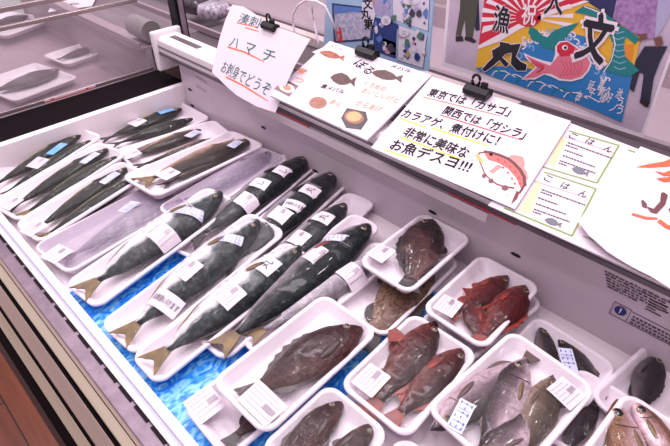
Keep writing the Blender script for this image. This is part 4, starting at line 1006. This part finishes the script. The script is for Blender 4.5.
# people behind the flag (all inside the printed photo)
PUR = mat('poster_plaid', (142, 104, 160), .35, noise=(176, 140, 186), nscale=120); JEA = mat('poster_jeans', (34, 36, 60), .35)
S.poly('printed_jeans', [(645, 46), (668, 46), (660, 62), (654, 78), (650, 104), (643, 105), (641, 98), (644, 74), (640, 72), (634, 92), (630, 88), (636, 60)], JEA, 6)
S.poly('printed_shoe', [(641, 98), (649, 100), (649, 107), (645, 106), (640, 102)], SHO, 7)
S.poly('printed_light_coat', [(655, 40), (668, 20), (682, -28), (660, -28), (655, 0)], mat('poster_pale_coat', (176, 170, 204), .35), 5)
S.poly('printed_shirt', [(613, 20), (622, -28), (662, -28), (657, 10), (655, 38), (644, 40), (628, 30)], PUR, 6)
S.poly('printed_navy_jacket', [(580, -28), (624, -28), (612, 20), (600, 9), (585, 0)], mat('poster_jacket', (42, 46, 92), .35), 6)
S.poly('printed_hand', [(637, 34), (647, 33), (648, 38), (640, 41)], KHK, 8); S.poly('printed_hand', [(654, 38), (662, 36), (664, 44), (657, 47)], KHK, 8)
S.stroke([(614, 21), (628, 31), (640, 38)], .006, mat('flag_pole', (150, 120, 70), .4), 9, name='flag_pole', taper=False)

# clear acrylic divider the posters are fixed to, its foot and pins
ac = MB().box(-1.2, XR, YP + .012, YP + .016, .19, .62).build('acrylic_divider', ACRYL)
tag(ac, 'clear acrylic divider standing on the grey deck behind the poster and picture board', 'divider')

# white looped cord
cp = [(300, 52, 1.02), (297, 40, 1.02), (293, 25, 1.02), (293, 14, 1.02), (298, 5, 1.02), (306, 0, 1.02), (316, 1, 1.02), (325, 6, 1.03), (332, 20, 1.04), (336, 32, 1.05)]
tag(MB().tube([Py(x, y, yy) for x, y, yy in cp], .0028).build('power_cord', mat('white_cord', (238, 226, 234), .4), None, True), 'white looped cord between the curled paper and the picture board', 'cord')
cp = [(314, -12, 1.03), (312, 8, 1.03), (314, 24, 1.03), (318, 40, 1.02), (319, 50, 1.02)]
tag(MB().tube([Py(x, y, yy) for x, y, yy in cp], .0035).build('power_cord', mat('white_cord', (0, 0, 0)), None, True), 'thicker white cord hanging straight down inside the loop of the other cord', 'cord')

# ================================================================== NEIGHBOURING CASE seen through the glass
nc = empty('display_case', Matrix.Translation((-2.3, .45, -.62)))
tag(nc, 'neighbouring open display case seen through the glass at the upper left', 'display case')
NI = nc.matrix_world.inverted()
def npart(mb, name, m, bevel=0, label=None):
    for v in mb.v: v.xyz = NI @ v
    o = mb.build(name, m, nc, bevel=bevel)
    if label: o['label'] = label
    return o
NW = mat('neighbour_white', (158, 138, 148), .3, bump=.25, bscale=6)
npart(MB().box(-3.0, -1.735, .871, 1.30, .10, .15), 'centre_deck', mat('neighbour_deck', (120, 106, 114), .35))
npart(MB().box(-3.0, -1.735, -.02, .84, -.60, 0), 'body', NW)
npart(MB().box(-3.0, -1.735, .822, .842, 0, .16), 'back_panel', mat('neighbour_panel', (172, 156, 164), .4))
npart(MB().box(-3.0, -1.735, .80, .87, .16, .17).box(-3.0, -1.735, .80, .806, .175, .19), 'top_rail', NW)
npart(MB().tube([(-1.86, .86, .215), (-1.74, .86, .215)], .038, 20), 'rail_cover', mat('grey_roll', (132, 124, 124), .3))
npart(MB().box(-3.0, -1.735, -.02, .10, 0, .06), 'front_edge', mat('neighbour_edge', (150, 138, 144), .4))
gp = empty('glass_partition', Matrix.Translation((-1.716, .45, .0)))
tag(gp, 'upright glass partition with metal top edges between the two display cases', 'glass partition')
GL = film_mat('partition_glass', .05, (205, 185, 195), rough=.08, bump=.10, bscale=5, fr=.03)
MB().box(-.004, .004, -.42, .37, .02, .33).build('glass_pane', GL, gp)
MB().box(-.010, .006, -.42, .37, .33, .342).build('top_edge', mat('edge_metal', (156, 138, 140), .25, .5), gp, bevel=.002)
MB().box(-.034, -.026, -.42, .37, .0, .37).build('glass_pane', GL, gp)
MB().box(-.038, -.022, -.42, .37, .37, .384).build('top_edge', mat('edge_metal', (0, 0, 0)), gp, bevel=.002)
MB().box(.004, .011, -.42, .37, .096, .108).build('bottom_seal', mat('edge_metal', (0, 0, 0)), gp, bevel=.002)
A = Py(46, 105, .43)
st = MB().box(.0112, .0125, -.02, .15, .098, .1065).build('warning_strip', mat('strip_pale', (226, 204, 208), .4), gp)
st2 = MB().box(.0125, .0128, -.02, .15, .098, .1008).build('warning_strip_line', mat('strip_red', (196, 44, 50), .4), st)
tri = MB()
for yy in (.005, .12): tri.add([(.0130, yy - .007, .106), (.0130, yy + .007, .106), (.0130, yy, .100)], [(0, 1, 2)])
tri.build('warning_triangle', mat('strip_red', (0, 0, 0)), st)
# black post and slim metal posts
po = MB().box(-1.645, -1.600, .892, .93, .19, .56).build('glass_post', BLACK, None, bevel=.003); tag(po, 'black upright post behind the end cap of the white rail', 'post')
p_ = Py(176, 20, .892)
po2 = MB().box(-1.592, -1.580, .90, .912, .19, .60).build('glass_post', STEEL); tag(po2, 'slim metal upright beside the black post', 'post')
# trays in the neighbouring case (seen through glass)
def npack(px4, z, lab, fl): pack(px4, z, z, lab, fl, [], h=.022)
npack([(-22, 82), (8, 104), (72, 80), (42, 60)], .03, 'tray of a dark fish near the glass at the upper left, beyond the red-striped label',
      [fd('bream', 'slate', 'dark', (60, 70), (-14, 94), 'dark blurred fish behind the glass nearest the front, upper left', fat=1.0)])
npack([(46, 54), (62, 66), (104, 52), (88, 41)], .03, 'small tray with a short grey fish behind the glass',
      [fd('bream', 'slate', 'dark', (92, 48), (56, 60), 'short grey fish behind the glass, in front of the grey roll', fat=.9)])
npack([(-30, 24), (-5, 40), (45, 22), (20, 8)], .05, 'tray of a black fish at the top left corner behind the glass bars',
      [fd('bream', 'slate', 'dark', (28, 16), (-22, 30), 'black fish at the top left corner of the view', fat=1.1)])
rn = random.Random(9); WV = []; nxx, nyy = 40, 40
for i in range(nxx + 1):
    for j in range(nyy + 1):
        x = -2.9 + 1.14 * i / nxx; y = .12 + .68 * j / nyy
        WV.append((x, y, .068 + .012 * math.sin(x * 23 + 3 * math.sin(y * 11)) + .007 * math.sin(y * 41 + x * 17) + rn.uniform(0, .004)))
cov = mesh_obj('plastic_sheet', WV, [(i * (nyy + 1) + j, (i + 1) * (nyy + 1) + j, (i + 1) * (nyy + 1) + j + 1, i * (nyy + 1) + j + 1) for i in range(nxx) for j in range(nyy)], film_mat('crumpled_film', .10, (190, 165, 180), rough=.12, bump=.7, bscale=14, fr=.05), None, True)
tag(cov, 'crumpled clear plastic sheet covering the trays behind the glass at the upper left', 'plastic sheet')
nsg = Sheet(Vector((0, 0, .16)), (1, 0, 0), (0, 1, 0), (70, 2), 'paper_sign', PAPER, [(48, 12), (92, 6), (98, -6), (60, -14)], 'white paper sign with black writing at the top edge behind the glass', 'sign', thick=.001)
nsg.text('あら', (60, 8), (80, 4), INK, bold=.01); nsg.root.location.z += 0
nsg2 = Sheet(Vector((0, 0, .05)), (1, 0, 0), (0, 1, 0), (95, 20), 'price_card', PAPER, [(64, 17), (84, 22), (112, 10), (96, 3)], 'small pink and white price card lying behind the glass bars', 'card', thick=.001)
nsg2.polys('card_print', [[(74 + k * 6, 16 - k * 2), (78 + k * 6, 17 - k * 2), (80 + k * 6, 14 - k * 2), (76 + k * 6, 13 - k * 2)] for k in range(4)], mat('card_red', (200, 110, 120), .5))

# ================================================================== OPPOSITE SIDE of the island
oc = empty('display_case', Matrix.Translation((-1.2, 1.8, -.62))); tag(oc, 'opposite open display case beyond the grey centre deck', 'display case')
OI = oc.matrix_world.inverted()
def opart(mb, name, m, bevel=0):
    for v in mb.v: v.xyz = OI @ v
    return mb.build(name, m, oc, bevel=bevel)
opart(MB().box(XL, XR, 1.31, 2.1, -.60, .05), 'body', mat('opposite_grey', (168, 150, 160), .4))
opart(MB().box(XL, XR, 1.305, 1.325, .05, .20), 'inner_panel', mat('opposite_panel', (140, 124, 134), .4))
opart(MB().box(XL, XR, 2.08, 2.12, .05, .14), 'far_edge', NW)
opart(MB().box(XL, -.5, 1.20, 1.235, .192, .225), 'beige_rail', mat('beige_rail', (198, 180, 180), .35), .003)
opart(MB().box(XL, -.5, 1.02, 1.03, .192, .215), 'thin_rail', NW, .002)
rn = random.Random(2)
kinds = [('dark green pack', (44, 52, 52)), ('black pack', (40, 32, 40)), ('teal patterned pack', (60, 116, 112)), ('brown pack', (110, 80, 76)), ('grey pack', (120, 112, 124))]
spots = [(196, 6, .11, .05, 1, 'black packet standing near the black post at the top edge'), (214, 12, .10, .05, 4, 'grey packet between the black packet and the curled paper, top edge'), (228, -4, .10, .05, 0, 'dark green packet just behind the top corner of the curled paper'),
         (258, 2, .15, .07, 2, 'teal patterned packet above the clip of the curled paper'), (303, 20, .13, .03, 0, 'low dark packet inside the loop of the white cord'), (292, -2, .12, .03, 3, 'brown packet at the top edge beside the looped cord'),
         (655, 128, .16, .035, 1, 'dark packet right of the poster corner at the right edge'), (590, 128, .12, .02, 3, 'brown flat packet below the flag poster')]
for i, (px, py, w, h_, k, lab) in enumerate(spots):
    p = Pz(px, py, .21)
    if p.y > 1.19 and p.y < 1.25: p.y = 1.14
    zb = .192 if p.y < 1.28 else .052
    d_ = min(.07, .5 * w)
    o = mesh_obj('food_packet', [], [], PAPER) if 0 else None
    m_ = mat('packet_' + str(k), kinds[k][1], .25, noise=tuple(min(255, int(c * 1.7)) for c in kinds[k][1]), nscale=70, coat=.6)
    b_ = MB(); nx = 6
    pts = round_rect(w, d_ * 2, .012, 4)
    lv = [(.9, 0), (1, .35), (.98, .7), (.86, 1)]
    vs = [(x * s_, y * s_, zz * h_) for s_, zz in lv for x, y in pts]; N = len(pts)
    b_.add(vs, [(a_ * N + q, a_ * N + (q + 1) % N, (a_ + 1) * N + (q + 1) % N, (a_ + 1) * N + q) for a_ in range(3) for q in range(N)] + [tuple(reversed(range(N))), tuple(range(3 * N, 4 * N))])
    o = b_.build('food_packet', m_, None, True, mw=Matrix.Translation((p.x, p.y, zb)) @ Matrix.Rotation(rn.uniform(-.3, .3), 4, 'Z'))
    tag(o, lab, 'packet', 'packets beyond the grey deck')

# store backdrop so reflections and off-side views meet something
struct(MB().box(-5, 2, 3.9, 4, -.62, 2.6).build('wall_back', mat('store_wall', (206, 194, 200), .6)))

# ================================================================== LIGHT
def area(name, loc, sx, sy, power, rot=(0, 0, 0), col=(1, .93, .97)):
    l = D.lights.new(name, 'AREA'); l.shape = 'RECTANGLE'; l.size = sx; l.size_y = sy; l.energy = power; l.color = col
    o = D.objects.new(name, l); COL.objects.link(o); o.location = loc; o.rotation_euler = rot; return o
area('ceiling_tube_light', (-1.3, 1.0, 2.3), 2.6, .12, 28, (math.radians(-4), 0, 0), (1, .90, .965))
area('ceiling_tube_light', (-1.0, -.5, 2.5), 3.0, .15, 18, (math.radians(15), 0, 0), (1, .89, .965))
area('ceiling_tube_light', (-1.2, 2.2, 2.4), 3.0, .15, 12, (math.radians(-20), 0, 0), (1, .93, .97))
area('ceiling_tube_light', (-2.8, .6, 2.3), .3, 2.0, 16, (0, math.radians(-20), 0), (1, .90, .95))
for (x, y, z) in ((-2.0, .3, 2.3), (-1.3, -.1, 2.4), (-.5, .3, 2.3), (.3, .5, 2.3), (-1.7, 1.5, 2.2), (-.8, 1.7, 2.2), (.0, 1.6, 2.2), (-2.6, 1.3, 2.3)):
    area('ceiling_spot_light', (x, y, z), .10, .10, 5.5, (0, 0, 0), (1, .91, .965))
w = D.worlds.new('world'); bpy.context.scene.world = w; w.use_nodes = True
w.node_tree.nodes['Background'].inputs[0].default_value = (1, .86, .95, 1); w.node_tree.nodes['Background'].inputs[1].default_value = .55

cam = D.cameras.new('camera'); cam.sensor_width = 36; cam.lens = F / 670 * 36; cam.clip_start = .01
co = D.objects.new('camera', cam); COL.objects.link(co)
co.matrix_world = Matrix.Translation(CAM) @ ROT.to_4x4()
bpy.context.scene.camera = co
vs = bpy.context.scene.view_settings
vs.view_transform = 'Standard'; vs.look = 'None'; vs.gamma = 1; vs.exposure = 0.0; vs.use_curve_mapping = False
